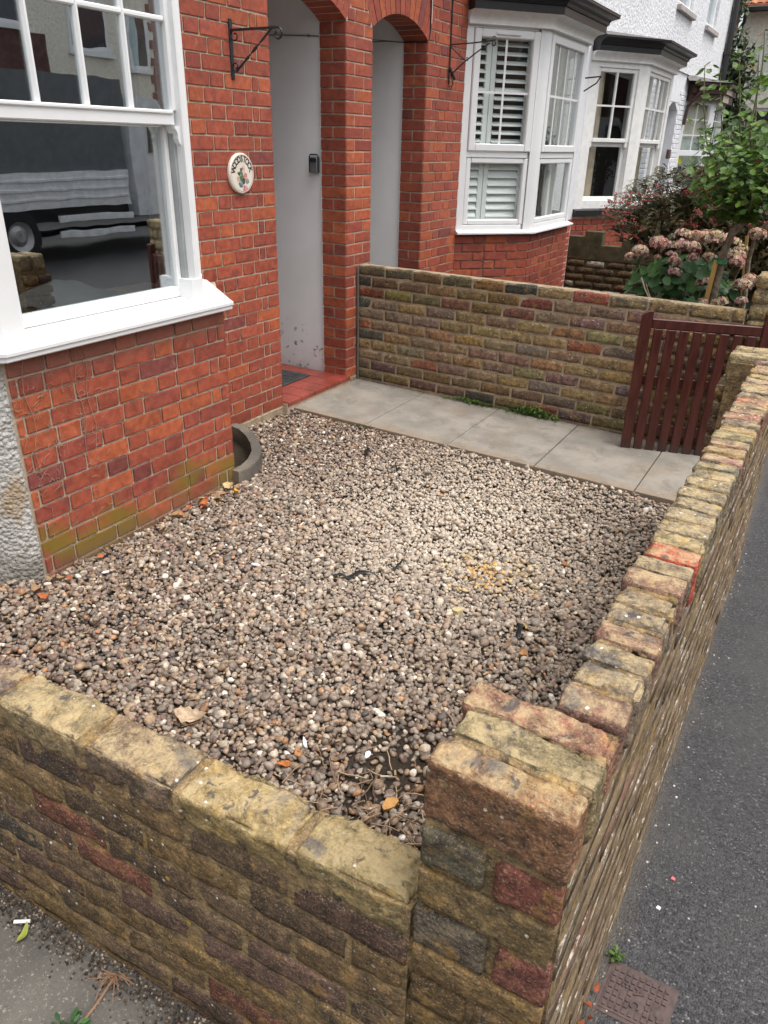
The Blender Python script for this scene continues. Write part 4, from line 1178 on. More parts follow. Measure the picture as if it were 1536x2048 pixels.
# ---- stepped boundary wall behind the hydrangea
back = thing('garden_wall', 'dark mossy garden wall with stepped top behind the hydrangea', 'wall', 'old brick garden walls')
BW = Fr((.34, 4.9), (1, 0)); bb = Bricks(back)
MOSS = mk_mortar('mossy_render', (.12, .10, .055), (.07, .06, .035), .9)
mb = MB(); lbox(mb, BW, 0, 2.5, -.11, -.004, -.1, .56)
tops = [(0, .18, .80), (.18, .38, .86), (.38, .6, .72), (.6, 1.3, .80), (1.3, 2.5, .80)]
for a, b, z in tops: lbox(mb, BW, a, b, -.11, .004 * (1 if a % .4 else .5), .56, z, .004)
mb.obj('render_top', MOSS, back)
for k in range(7):
    zc = .555 - .077 * k - .038; s = -(.11 if k % 2 else 0)
    while s < 2.4:
        a, b = max(s, 0), min(s + .215, 2.5)
        if b - a > .04:
            c = (.40, .38, .35) if rng.random() < .22 else old_col(rng, .6)
            bb.add(rough_mesh(round((b - a) / .016) * .016, .05, .062, OLD, rng.randrange(5), .045, .008, .004), BW.mat(((a + b) / 2, -.044, zc)), c)
        s += .228
bb.build(80)

# ---- gate pier on the far side
pier = thing('gate_pier', 'square stock brick pier behind the open gate', 'pier')
gp = Bricks(pier)
mb = MB(); mb.box(2.70, 2.90, .86, 1.06, -.3, 1.03); mb.obj('mortar', MORT_PARTY, pier)
for k in range(15):
    zc = 1.085 - .082 * k - .041
    for F in (Fr((2.685, .85), (1, 0)), Fr((2.685, 1.07), (0, -1))):
        for a, b in ([(.0, .222)] if k % 2 == 0 else [(.0, .105), (.117, .222)]):
            gp.add(rough_mesh(round(b - a, 3), .06, .072, OLD, 500 + k % 4, .026, .010, .006), F.mat(((a + b) / 2, -.058 + rng.uniform(-.003, .003), zc)), (.30, .235, .13) if k < 4 else old_col(rng))
mb = MB(); mb.box(2.69, 2.90, .86, 1.06, 1.03, 1.078); mb.obj('cap', MORT_PARTY, pier)
gp.build()

# ---- wooden gate, open against the wall
GF = Fr((2.156, .601), (1, .25)); gate = thing('gate', 'dark red stained slatted timber gate standing open against the brick wall', 'gate')
def slat(s0, s1, n0, n1, z0, z1, name='slat', top=None):
    mb = MB()
    if top:
        pl = [(s0, z0), (s1, z0), (s1, z1)] + [(s1 - .006 - (s1 - s0) * t, z1 - .001 - top * (t ** 2.2)) for t in (.2, .45, .7, .85, .97)]
        vs = [GF((p[0], n, p[1])) for n in (n0, n1) for p in pl]; N = len(pl)
        mb.add(vs, [tuple(range(N)), tuple(range(2 * N - 1, N - 1, -1))] + [(i, N + i, N + (i + 1) % N, (i + 1) % N) for i in range(N)])
    else: lbox(mb, GF, s0, s1, n0, n1, z0, z1, .004)
    return mb.obj(name, WOOD, gate)


slat(0, .058, -.035, .012, .032, .868, 'stile', .03); slat(.645, .70, -.035, .012, .032, .90, 'stile', None)
lb = slat(.058, .645, -.032, .006, .772, .826, 'top_rail'); slat(.058, .645, -.034, -.012, .13, .20, 'rail'); slat(.058, .645, -.034, -.012, .43, .49, 'rail')
for i in range(8):
    a = .074 + i * .0715; slat(a, a + .051, -.011, .007, .030 + .003 * math.sin(i * 3), .771)
mb = MB(); mb.tube([GF((.03, .012, .70)), GF((.03, .017, .70))], .006, 8); mb.obj('bolt', IRON, gate)

# ================================================================== FIXINGS ON THE FACADE
pl = thing('house_sign', 'round cream ceramic house sign with painted flowers reading WOODSTOCK on the red brick', 'sign')
PC = Vector((0, -.314, 1.524)); PR = .106
CREAMC = plain('cream_ceramic', (.72, .66, .56), .3, .5, var=.05)
def disc(mb, r, x0, x1, n=40, rim=.006):
    rings = [(x0, r), (x1 - rim, r), (x1, r - rim)]; vs = [(PC.x + x, PC.y + rr * math.cos(2 * math.pi * i / n), PC.z + rr * math.sin(2 * math.pi * i / n)) for x, rr in rings for i in range(n)]
    fs = [(k * n + i, k * n + (i + 1) % n, (k + 1) * n + (i + 1) % n, (k + 1) * n + i) for k in range(2) for i in range(n)] + [tuple(2 * n + i for i in range(n))]
    mb.add(vs, fs)
mb = MB(); disc(mb, PR, .002, .020); mb.obj('plate', CREAMC, pl)
mb = MB(); n = 48
vs = [(.0207, PC.y + rr * math.cos(2 * math.pi * i / n), PC.z + rr * math.sin(2 * math.pi * i / n)) for rr in (PR * .865, PR * .89) for i in range(n)]
mb.add(vs, [(i, (i + 1) % n, n + (i + 1) % n, n + i) for i in range(n)]); mb.obj('painted_ring', plain('ring_grey', (.30, .30, .27), .5), pl)
def letter(body, size, ext, mat, parent, M, offs=0.0):
    cu = bpy.data.curves.new('letter', 'FONT'); cu.body = body; cu.align_x = 'CENTER'; cu.align_y = 'CENTER'; cu.size = size; cu.extrude = ext; cu.offset = offs; cu.resolution_u = 4
    t = bpy.data.objects.new('letter', cu); COL.objects.link(t); me = bpy.data.meshes.new_from_object(t.evaluated_get(bpy.context.evaluated_depsgraph_get()))
    bpy.data.objects.remove(t); me.materials.clear(); me.name = 'letter'; return link(me, 'letter', mat, parent, M=M)


TXT = 'WOODSTOCK'
INK = plain('black_ink', (.012, .012, .012), .5)
for i, chh in enumerate(TXT):
    a = R(90 + 74 - i * 148 / 8)
    rr = PR * .70; pos = PC + Vector((.0210, rr * math.cos(a), rr * math.sin(a)))
    X = Vector((0, math.sin(a), -math.cos(a))); Y = Vector((0, math.cos(a), math.sin(a))); Z = Vector((1, 0, 0))
    M = Matrix((X * .86, Y, Z)).transposed().to_4x4(); M.translation = pos; letter(chh, .046, .0004, INK, pl, M, .0009)
def petals(cy, cz, r, cols, n, rg):
    mb = MB()
    for k in range(n):
        a = rg.uniform(0, 6.28); d = r * rg.uniform(0, .8); y, z = PC.y + cy + d * math.cos(a), PC.z + cz + d * math.sin(a); q = r * rg.uniform(.35, .6)
        m_ = 6; x = .0206 + k * .00003
        mb.add([(x, y + q * math.cos(2 * math.pi * i / m_ + a) * rg.uniform(.6, 1.1), z + q * math.sin(2 * math.pi * i / m_ + a) * rg.uniform(.6, 1.1)) for i in range(m_)], [tuple(range(m_))], cols[k % len(cols)])
    mb.obj('painted_flower', ATTR, pl)
rg = random.Random(3)
pk = [(.55, .22, .22), (.62, .34, .33), (.45, .1, .13)]; gn = [(.07, .13, .04), (.12, .19, .08), (.03, .05, .03)]; bl = [(.22, .26, .30), (.12, .14, .17), (.33, .37, .38)]; pa = [(.62, .45, .38), (.55, .38, .3)]
for c in ((.006, .022, .016, [(.62, .40, .38), (.66, .48, .45)]), (.025, -.018, .016, pk), (-.033, -.026, .013, pa), (.0, -.036, .02, gn), (.012, -.03, .012, [(.2, .28, .08), (.05, .09, .03)]), (-.012, -.008, .015, [(.20, .25, .2), (.1, .15, .1)]), (-.018, -.055, .015, bl), (.040, -.042, .013, bl), (.018, -.078, .015, pk), (-.03, .0, .010, gn), (-.006, .02, .01, gn)):
    petals(c[0], c[1], c[2] * 1.3, c[3], 20, rg)

# wrought iron brackets
def scroll(c, r, t0, turns, ax, n=18):
    return [(c[0] + ax[0] * r * (1 - .6 * i / n) * math.cos(t0 + turns * 6.283 * i / n), c[1], c[2] + r * (1 - .6 * i / n) * math.sin(t0 + turns * 6.283 * i / n)) for i in range(n + 1)]
br = thing('wall_bracket', 'black iron basket bracket with scrolled ends and twisted brace above the house sign', 'bracket')
yb = -.325
mb = MB(); mb.box(.0, .008, yb - .012, yb + .012, 1.985, 2.262, .002); mb.obj('back_plate', IRON, br)
mb = MB(); mb.box(.008, .31, yb - .007, yb + .007, 2.205, 2.216); mb.tube(scroll((.315, yb, 2.183), .030, math.pi / 2, -.95, (1,)), .0058, 6); mb.obj('arm', IRON, br)
mb = MB(); mb.tube(scroll((.031, yb, 2.183), .026, math.pi / 2 + .6, 1.0, (1,)), .0038, 6); mb.tube(scroll((.028, yb, 2.045), .022, -math.pi / 2 - .3, -1.0, (1,)), .0038, 6); mb.obj('scroll', IRON, br)
pts = [(.03 + (.275 - .03) * t / 24, yb, 2.022 + (2.207 - 2.022) * t / 24) for t in range(25)]
mb = MB(); mb.tube(pts, [.0056 + .003 * (math.sin(t * 1.1) if 7 < t < 18 else 0) for t in range(25)], 6); mb.obj('brace', IRON, br)
br2 = thing('wall_bracket', 'thin black wire bracket beside the shuttered bay window', 'bracket')
yb = 2.29
mb = MB(); mb.tube([(.008, yb, 2.13), (.008, yb, 2.40), (.006, yb, 3.0)], .006, 6); mb.obj('back_rod', IRON, br2)
mb = MB(); mb.tube([(.008, yb, 2.400), (.2, yb, 2.405), (.36, yb, 2.415)] + scroll((.37, yb, 2.395), .022, math.pi / 2, -.8, (1,), 10), .005, 6); mb.tube(scroll((.372, yb, 2.43), .02, -1.2, .7, (1,), 8), .004, 5); mb.obj('arm', IRON, br2)
mb = MB(); mb.tube([(.03, yb, 2.20), (.12, yb, 2.27), (.24, yb, 2.345), (.34, yb, 2.40)], .005, 6); mb.tube([(.01, yb, 2.385), (.09, yb, 2.325), (.15, yb, 2.285)], .004, 5); mb.tube(scroll((.155, yb, 2.30), .014, -1.5, .8, (1,), 8), .003, 5); mb.obj('brace', IRON, br2)
mb = MB(); mb.tube([(.012, yb - .012, 2.245), (.045, yb + .03, 2.16)], .011, 6); mb.tube([(.02, yb, 2.2), (.035, yb + .02, 2.13), (.028, yb, 2.09)], .004, 5); mb.tube([(.025, yb, 2.18), (.05, yb, 2.13), (.02, yb, 2.11)], .003, 5); mb.obj('tied_cord', plain('black_cord', (.015, .015, .015), .8), br2)
br3 = thing('wall_bracket', 'small curved iron bracket between the shuttered and the black corniced bays', 'bracket')
yb = 4.92
mb = MB(); mb.tube([(.0, yb, 2.335), (.25, yb, 2.345), (.46, yb, 2.36)], .007, 6); mb.obj('arm', IRON, br3)
mb = MB(); mb.tube([(.0, yb, 2.18), (.15, yb, 2.19), (.3, yb, 2.23), (.42, yb, 2.30), (.46, yb, 2.36)], .007, 6); mb.obj('brace', IRON, br3)
mb = MB(); mb.box(0, .01, yb - .015, yb + .015, 2.1, 2.4); mb.obj('back_plate', IRON, br3)

# key safe
ks = thing('key_safe', 'small grey key safe with black shackle on the porch wall', 'key safe')
mb = MB(); mb.box(-.292, -.226, W_ - .026, W_ + .013, 1.495, 1.60, .008); mb.obj('body', plain('grey_metal', (.16, .17, .18), .4, metal=.3), ks)
mb = MB(); mb.box(-.286, -.232, W_ - .030, W_ - .0262, 1.565, 1.592, .001); mb.obj('code_panel', BLACK, ks)
mb = MB(); mb.tube([(-.295, W_ - .018, 1.50), (-.296, W_ - .018, 1.60), (-.288, W_ - .018, 1.613), (-.23, W_ - .018, 1.613), (-.222, W_ - .018, 1.60), (-.222, W_ - .018, 1.5)], .005, 6); mb.obj('rim', BLACK, ks)

cab = thing('cable', 'dark cable clipped down the brickwork and along the arch of the second porch', 'cable')
yj = 2 * W_ + P_
mb = MB(); mb.tube([(.006, yj + .012, 3.2), (.006, yj + .014, 2.65), (.006, yj + .020, 2.46), (.004, yj + .008, 2.40), (-.004, yj - .004, 2.385), (-.03, yj - .008, 2.382), (-.2, yj - .008, 2.384)], .0055, 6); mb.obj('cord', BLACK, cab)
mb = MB(); mb.tube([(-.2, yj - .008, 2.384), (-.32, yj - .06, 2.39), (-.5, yj - .4, 2.36), (-.6, yj - .75, 2.36)], .004, 5); mb.tube([(-.2, yj - .006, 2.386), (-.4, yj - .3, 2.385), (-.6, yj - .75, 2.375)], .003, 5); mb.obj('loose_wire', plain('grey_wire', (.14, .13, .13), .7), cab)
mb = MB(); mb.tube([(.006, yj + .028, 3.2), (.006, yj + .030, 2.50)], .004, 5); mb.obj('white_wire', plain('white_wire', (.6, .58, .54), .6), cab)
cab2 = thing('cable', 'thin old wire stapled under the arch of the nearest porch', 'cable')
mb = MB(); mb.tube([(-.22, W_ + .008, 2.31), (-.35, W_ + .006, 2.318), (-.6, W_ + .004, 2.33), (-1.1, W_ + .004, 2.34)], .004, 5); mb.obj('cord', plain('grey_wire', (.14, .13, .13), .7), cab2)
mb = MB(); mb.tube([(-.30, W_ + .002, 2.315), (-.30, W_ + .012, 2.315)], .008, 6); mb.obj('clip', plain('grey_wire', (.14, .13, .13)), cab2)

# dead creeper on the bay
cre = thing('creeper', 'dry pale creeper tendrils clinging to the bay brickwork under the sill', 'creeper')
rc = random.Random(12); mb = MB()
for i in range(170):
    s = rc.choice([rc.uniform(.0, .16), rc.uniform(.0, .16), rc.uniform(.0, .5), rc.uniform(.27, .34)]); z = rc.uniform(.45, .96) if rc.random() < .8 else rc.uniform(.2, .5)
    p = [Vector((s, .003, z))]; a = rc.uniform(0, 6.28)
    for k in range(rc.randint(2, 5)):
        a += rc.uniform(-.9, .9); p.append(p[-1] + Vector((math.cos(a) * .009, 0, math.sin(a) * .009 - .002)))
    p = [q for q in p if q.x > -.01 and q.z < .962]
    if len(p) > 2: mb.tube([BF((q.x, q.y + rc.uniform(0, .003), q.z)) for q in p], rc.uniform(.0005, .0010), 4)
mb.obj('tendrils', plain('dry_stem', (.38, .22, .16), .9), cre, kind='stuff')
mb = MB()
for s, ph in ((.335, 0), (.29, 1.2), (.06, 2)):
    mb.tube([BF((s + .012 * math.sin(k * 1.3 + ph), .004, .95 - k * .055 + .01 * math.sin(k * 2.1))) for k in range(9)], .0011, 4)
mb.obj('stem', plain('dry_stem', (.40, .26, .17)), cre)

# window well
well = thing('window_well', 'curved concrete rim of a light well at the corner of the bay', 'window well')
# (deep shaft beneath the rim)
wc = Vector((.20, -.98)); R1, R0 = .44, .375
out = [(.086, -.566), (.19, -.60), (.30, -.665), (.41, -.755), (.50, -.85), (.565, -.965), (.595, -1.07), (.585, -1.15)]
mb = MB(); inn = [(.045, -.615), (.160, -.645), (.265, -.707), (.368, -.790), (.450, -.878), (.510, -.985), (.537, -1.075), (.535, -1.15)]
vs = []
for (o_, i_) in zip(out, inn): vs += [(*o_, -.1), (*o_, .112), ((o_[0] + i_[0]) / 2 * .1 + o_[0] * .9, (o_[1] + i_[1]) / 2 * .1 + o_[1] * .9, .120), (*i_, .120), (*i_, -.28)]
fs = []
for k in range(len(out) - 1):
    for j in range(4): fs.append((5 * k + j, 5 * k + j + 1, 5 * k + j + 6, 5 * k + j + 5))
fs += [(0, 1, 2, 3, 4), tuple(5 * (len(out) - 1) + j for j in (4, 3, 2, 1, 0))]
mb.add(vs, fs); mb.obj('rim', WELLC, well)
mb = MB(); mb.prism([p for p in inn] + [(.45, -1.2), (.0, -.7)], -.29, -.10); mb.obj('floor', SOIL, well)
bpy.data.objects  # keep

# ================================================================== MANHOLE COVER
mh = thing('access_cover', 'small brown cast iron utility cover set in the tarmac', 'cover')
a0 = Vector((2.999, -2.624)); ux = Vector((.146, .006)); uy = Vector((-.008, -.118 * 1.06)); zt = -.0765
CAST = plain('rusty_cast_iron', (.075, .047, .042), .6, .5, var=.3, scale=40, bump=.4)
MHF = lambda p: (a0.x + ux.x * p[0] + uy.x * p[1], a0.y + ux.y * p[0] + uy.y * p[1], p[2])
mb = MB(); mb.box(-.04, 1.04, -.04, 1.06, zt - .03, zt - .0015, .0, MHF); mb.obj('frame', CAST, mh)
lid = MB(); lid.box(.02, .98, .02, .98, zt - .02, zt + .0005, .0, MHF); lid = lid.obj('lid', CAST, mh)
nx, ny = 9, 7
for i in range(nx):
    for j in range(ny):
        if (i, j) in ((7, 3), (7, 4), (8, 3), (8, 4)) or (2 <= j <= 5 and i in (2, 4, 5) and False): continue
        if i in (2,) and j in (2, 3): continue
        if i in (4, 5) and 2 <= j <= 5: continue
        mb = MB(); p, q = .05 + i * .1, .05 + j * .128; mb.box(p + .004, p + .066, q + .006, q + .106, zt + .0006, zt + .0035, .0, MHF); mb.obj('stud', CAST, lid)
mb = MB(); mb.box(.75, .95, .435, .69, zt + .0006, zt + .002, .0, MHF); mb.obj('panel', CAST, lid)
for body, cx_, cy_, sz in (('E', .30, .36, .030), ('A', .5, .40, .030), ('C', .5, .66, .030)):
    M = Matrix.Rotation(-math.pi / 2, 4, 'Z'); M.translation = Vector(MHF((cx_, cy_, zt + .0022))); letter(body, sz, .0016, CAST, lid, M, .0008)

# ================================================================== GRAVEL
def in_poly(x, y, poly):
    c = False; n = len(poly)
    for i in range(n):
        (x1, y1), (x2, y2) = poly[i], poly[i - 1]
        if (y1 > y) != (y2 > y) and x < (x2 - x1) * (y - y1) / (y2 - y1) + x1: c = not c
    return c


def gravel():
    bay = [(.0, -2.86), (BX + .004, BL), (BX + .004, BR), (.0, -.58)]
    wl = out + [(.3, -1.2), (0, -.6)]
    import numpy as np_
    t = np.array
    sp = .0165; pts = []
    ny_ = int(3.3 / (sp * .866)); nx_ = int(2.9 / sp)
    for j in range(ny_):
        for i in range(nx_):
            x = .0 + (i + .5 * (j % 2)) * sp + nrng.uniform(-.007, .007); y = -3.16 + j * sp * .866 + nrng.uniform(-.008, .008)
            if x > 2.850 + .009 * (y - YS) * S2 or x < .004: continue
            yn = YS + .104 + S1 * (x - XS)
            if y < yn or y > ypath(x) - .004: continue
            if x > 2.722 and y < -2.99: continue
            if x < .6 and -2.9 < y < -.5 and (in_poly(x, y, bay) or in_poly(x, y, wl)): continue
            d2 = (x - 2.27) ** 2 + (y + 2.42) ** 2
            if d2 < .09 and nrng.random() < .72 * math.exp(-d2 / .03): continue
            pts.append((x, y))
    pts = np.array(pts); nrng.shuffle(pts)
    n = len(pts)
    # base icosphere
    import bmesh
    bases = []
    bm = bmesh.new(); bmesh.ops.create_icosphere(bm, subdivisions=2, radius=1); bm.verts.ensure_lookup_table()
    V0 = np.array([v.co[:] for v in bm.verts]); F0 = np.array([[v.index for v in f.verts] for f in bm.faces]); bm.free()
    for k in range(14):
        o = Vector((k * 9.1, 2.2, 5)); d = np.array([1 + .34 * mnoise.noise(Vector(v) * .9 + o) + .16 * mnoise.noise(Vector(v) * 1.9 + o) for v in V0])
        V = V0 * d[:, None]; V = np.sign(V) * np.abs(V) ** .92; bases.append(V)
    pal = np.array([(.205, .155, .122), (.25, .21, .175), (.20, .135, .11), (.36, .255, .165), (.48, .41, .33), (.74, .70, .63), (.38, .21, .11), (.095, .08, .07), (.30, .215, .155), (.37, .315, .255)])
    wgt = np.array([.24, .18, .12, .09, .10, .018, .022, .07, .09, .072]); wgt /= wgt.sum()
    G = .004; H = np.full((int(3.6 / G), int(3.0 / G)), -9.0); gx0, gy0 = -.02, -3.25
    gy_i, gx_i = np.mgrid[0:H.shape[0], 0:H.shape[1]]
    for jj in range(0, H.shape[0], 8):
        for ii in range(0, H.shape[1], 8): H[jj:jj + 8, ii:ii + 8] = gz(gx0 + ii * G, gy0 + jj * G)
    VV = np.empty((n, len(V0), 3), dtype=np.float32); CC = np.empty((n, len(V0), 4), dtype=np.float32); CC[..., 3] = 1
    for k in range(n):
        x, y = pts[k]
        a = np.exp(nrng.normal(math.log(.0106), .32)); a = min(.022, max(.005, a)); b = a * nrng.uniform(.6, .95); c = a * nrng.uniform(.42, .70)
        i0, j0 = int((x - gx0) / G), int((y - gy0) / G); rr = max(1, int(b / G * .8))
        win = H[j0 - rr:j0 + rr + 1, i0 - rr:i0 + rr + 1]
        z = float(np.mean(win)) + c * .62 if win.size else 0
        rr2 = int(a / G); sub = H[j0 - rr2:j0 + rr2 + 1, i0 - rr2:i0 + rr2 + 1]
        if sub.size:
            yy, xx = np.mgrid[-rr2:sub.shape[0] - rr2, -rr2:sub.shape[1] - rr2]; q = 1 - (xx ** 2 + yy ** 2) * G * G / ((a + b) / 2) ** 2
            np.maximum(sub, np.where(q > 0, z + c * np.sqrt(np.clip(q, 0, 1)) * .9, -9), out=sub)
        E_ = np.array(Euler((nrng.normal(0, .40), nrng.normal(0, .40), nrng.uniform(0, 6.28))).to_matrix())
        VV[k] = ((bases[nrng.integers(14)] * (a, b, c)) @ E_.T + (x, y, z)).astype(np.float32)
        cc = pal[nrng.choice(len(pal), p=wgt)] * nrng.uniform(.62, 1.02)
        glare_dust = .74 * math.exp(-((x - 1.75) ** 2 / .55 + (y + .75) ** 2 / 1.0)) * nrng.uniform(.5, 1.2)      # brighter light painted into the middle stones, which are also partly dusty
        cc = cc * (1 - glare_dust) + np.array((.58, .525, .44)) * glare_dust
        if (x - 2.06) ** 2 + (y + 1.22) ** 2 < .012 and nrng.random() < .4: cc = np.array((.48, .31, .12)) * nrng.uniform(.8, 1.2)
        elif (x - 2.06) ** 2 + (y + 1.2) ** 2 < .05 and nrng.random() < .2: cc = np.array((.46, .36, .20)) * nrng.uniform(.8, 1.2)
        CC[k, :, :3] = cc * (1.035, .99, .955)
    # full stones nearby, twelve-cornered ones farther off (a few pixels each)
    near_ = pts[:, 1] < -.95; ico = np.arange(12)
    bm = bmesh.new(); bmesh.ops.create_icosphere(bm, subdivisions=1, radius=1); bm.verts.ensure_lookup_table()
    U0 = np.array([v.co[:] for v in bm.verts]); FL = np.array([[v.index for v in f.verts] for f in bm.faces]); bm.free()
    mapi = np.array([int(np.argmin(((V0 - u) ** 2).sum(1))) for u in U0])
    nN, nF = int(near_.sum()), int((~near_).sum()); nv = len(V0)
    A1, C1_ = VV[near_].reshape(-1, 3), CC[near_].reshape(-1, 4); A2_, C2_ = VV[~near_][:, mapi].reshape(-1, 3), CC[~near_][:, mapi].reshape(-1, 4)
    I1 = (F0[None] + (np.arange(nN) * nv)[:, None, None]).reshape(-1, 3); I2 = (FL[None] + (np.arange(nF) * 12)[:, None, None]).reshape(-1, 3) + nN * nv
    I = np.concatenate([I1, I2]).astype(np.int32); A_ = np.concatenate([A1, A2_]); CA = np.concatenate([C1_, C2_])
    me = bpy.data.meshes.new('gravel'); me.vertices.add(len(A_)); me.vertices.foreach_set('co', A_.ravel())
    me.loops.add(I.size); me.loops.foreach_set('vertex_index', I.ravel()); me.polygons.add(len(I))
    me.polygons.foreach_set('loop_start', np.arange(0, I.size, 3, dtype=np.int32)); me.polygons.foreach_set('use_smooth', np.ones(len(I), dtype=bool))
    me.update(); me.color_attributes.new('bc', 'FLOAT_COLOR', 'POINT').data.foreach_set('color', CA.ravel()); print('gravel tris', len(I))
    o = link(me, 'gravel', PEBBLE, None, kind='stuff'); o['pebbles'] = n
    print('pebbles', n)
    return lambda x, y: float(H[int((y - gy0) / G), int((x - gx0) / G)])


gtop = gravel()


# ================================================================== LITTER
def leaf_mesh(name, L, W, curl, mat, r, n=6, serr=0, fold=.25):
    mb = MB(); vs = []
    for i in range(n + 1):
        t = i / n; wd = W / 2 * (math.sin(math.pi * min(1, t ** .8 * 1.0)) ** .8) * (1 - .15 * t) + .0004; x = L * (t - .5)
        z = curl * L * (t - .5) ** 2 * 2
        j = 1 + serr * (r.uniform(-1, 1))
        vs += [(x, -wd * j, z + fold * wd + r.uniform(-.1, .1) * curl * W), (x, 0, z), (x, wd * j, z + fold * wd * r.uniform(.4, 1.3))]
    mb.add(vs, [(3 * i + k, 3 * i + 3 + k, 3 * i + 4 + k, 3 * i + 1 + k) for i in range(n) for k in (0, 1)]); me = mb.mesh(name, True); me.materials.append(mat); return me


rl = random.Random(31)
DRYL = mk_attr('dry_leaf', .75, .2, 60, .2, .3)
LM = [leaf_mesh('fallen_leaf', .045, .028, rl.uniform(.2, .9), DRYL, rl, 7, .25) for _ in range(6)]


def drop(me, name, x, y, z, c, label, cat, group=None, sc_=1, rz=None, tilt=.3):
    M = Matrix.Translation((x, y, z)) @ Euler((rl.uniform(-tilt, tilt), rl.uniform(-tilt, tilt), rl.uniform(0, 6.28) if rz is None else rz)).to_matrix().to_4x4() @ Matrix.Scale(sc_, 4)
    return link(me, name, None, None, label, cat, group, M=M, color=c)


big = leaf_mesh('fallen_leaf', .11, .075, .5, DRYL, rl, 9, .3)
drop(big, 'fallen_leaf', 1.60, -2.59, gtop(1.6, -2.59) + .012, (.42, .31, .21), 'large pale tan dead leaf on the gravel just behind the foreground wall', 'leaf', rz=.4, tilt=.15)
drop(LM[0], 'fallen_leaf', 1.985, -2.60, gtop(1.985, -2.60) + .006, (.40, .13, .04), 'small rust orange leaf on the gravel behind the foreground wall', 'leaf', sc_=1.1)
drop(LM[1], 'fallen_leaf', 2.345, -1.555, gtop(2.345, -1.555) + .008, (.5, .33, .07), 'yellow leaf on the gravel near the street wall', 'leaf', sc_=.9)
drop(leaf_mesh('fallen_leaf', .07, .05, .6, DRYL, rl, 8, .3), 'fallen_leaf', .60, -1.24, .075, (.44, .32, .16), 'curled cream leaf against the light well rim', 'leaf')
for i in range(20):
    t = rl.random(); y = -1.2 - 1.25 * t; x = .575 + abs(rl.gauss(0, .05)) + (0 if i < 18 else rl.uniform(0, .2))
    c = rl.choice([(.42, .17, .05), (.5, .28, .05), (.30, .18, .10), (.36, .11, .04), (.25, .16, .09)])
    drop(rl.choice(LM), 'fallen_leaf', x, y, max(gtop(x + q_, y + p_) for q_ in (-.012, 0, .012) for p_ in (-.012, 0, .012)) + .006, c, {.42: 'orange', .5: 'yellow', .30: 'dull brown', .36: 'rust red', .25: 'dark brown'}[c[0]] + ' dry leaf along the foot of the bay wall', 'leaf', 'dry leaves along the bay wall', rl.uniform(.8, 1.35))
for i in range(24):
    x, y = rl.uniform(.9, 2.75), rl.uniform(-3.0, -.5)
    c = rl.choice([(.34, .16, .07), (.30, .2, .12), (.42, .2, .08), (.22, .14, .08)])
    drop(rl.choice(LM), 'fallen_leaf', x, y, max(gtop(x + q_, y + p_) for q_ in (-.01, 0, .01) for p_ in (-.01, 0, .01)) + .005, c, {.34: 'rust brown', .30: 'pale brown', .42: 'orange', .22: 'dark brown'}[c[0]] + ' small dry leaf scattered on the open gravel', 'leaf', 'dry leaves on the open gravel', rl.uniform(.45, .95))
# twigs and chips: too many to count
mb = MB()
for i in range(380):
    if i < 230: x, y = rl.uniform(.6, 2.75), rl.uniform(-3.05, -1.0)
    elif i < 320: x, y = rl.gauss(2.33, .13), rl.gauss(-2.58, .10)
    else: x, y = rl.uniform(.56, .9), rl.uniform(-2.4, -1.2)
    if not (.56 < x < 2.8 and -3.06 < y < 0) or (x > 2.7 and y < -2.95): continue
    z = gtop(x, y) + .008; a = rl.uniform(0, 6.28); L = rl.uniform(.02, .10); p = [Vector((x, y, z))]
    for k in range(3):
        a += rl.uniform(-.4, .4); p.append(p[-1] + Vector((math.cos(a) * L / 3, math.sin(a) * L / 3, rl.uniform(-.001, .004))))
    mb.tube(p, rl.uniform(.0009, .0024), 4, rl.choice([(.30, .2, .12), (.22, .14, .08), (.38, .27, .17), (.12, .08, .06)]))
mb.obj('twig_litter', ATTR, None, kind='stuff')
mb = MB()
for i in range(110):
    x, y = rl.uniform(.6, 2.75), rl.uniform(-3.0, -.3); z = gtop(x, y) + .008; L, W = rl.uniform(.012, .035), rl.uniform(.005, .010); a = rl.uniform(0, 6.28)
    M = Matrix.Translation((x, y, z)) @ Euler((rl.uniform(-.3, .3), rl.uniform(-.3, .3), a)).to_matrix().to_4x4()
    mb.box(-L / 2, L / 2, -W / 2, W / 2, 0, .003, .001, lambda p: M @ Vector(p), rl.choice([(.45, .33, .2), (.40, .26, .15), (.6, .5, .38), (.3, .2, .12)]))
mb.obj('wood_chips', ATTR, None, kind='stuff')


def flake(name, x, y, L, W, c, label, cat, rz=0, th=.004):
    mb = MB(); n = 9; r = rl; pl = [(L / 2 * math.cos(6.283 * i / n) * r.uniform(.7, 1.1), W / 2 * math.sin(6.283 * i / n) * r.uniform(.7, 1.1)) for i in range(n)]
    mb.prism(pl, 0, th); M = Matrix.Translation((x, y, gtop(x, y) + .011)) @ Euler((r.uniform(-.2, .2), r.uniform(-.2, .2), rz)).to_matrix().to_4x4(); return mb.obj(name, ATTR, None, label=label, cat=cat, M=M, color=c)


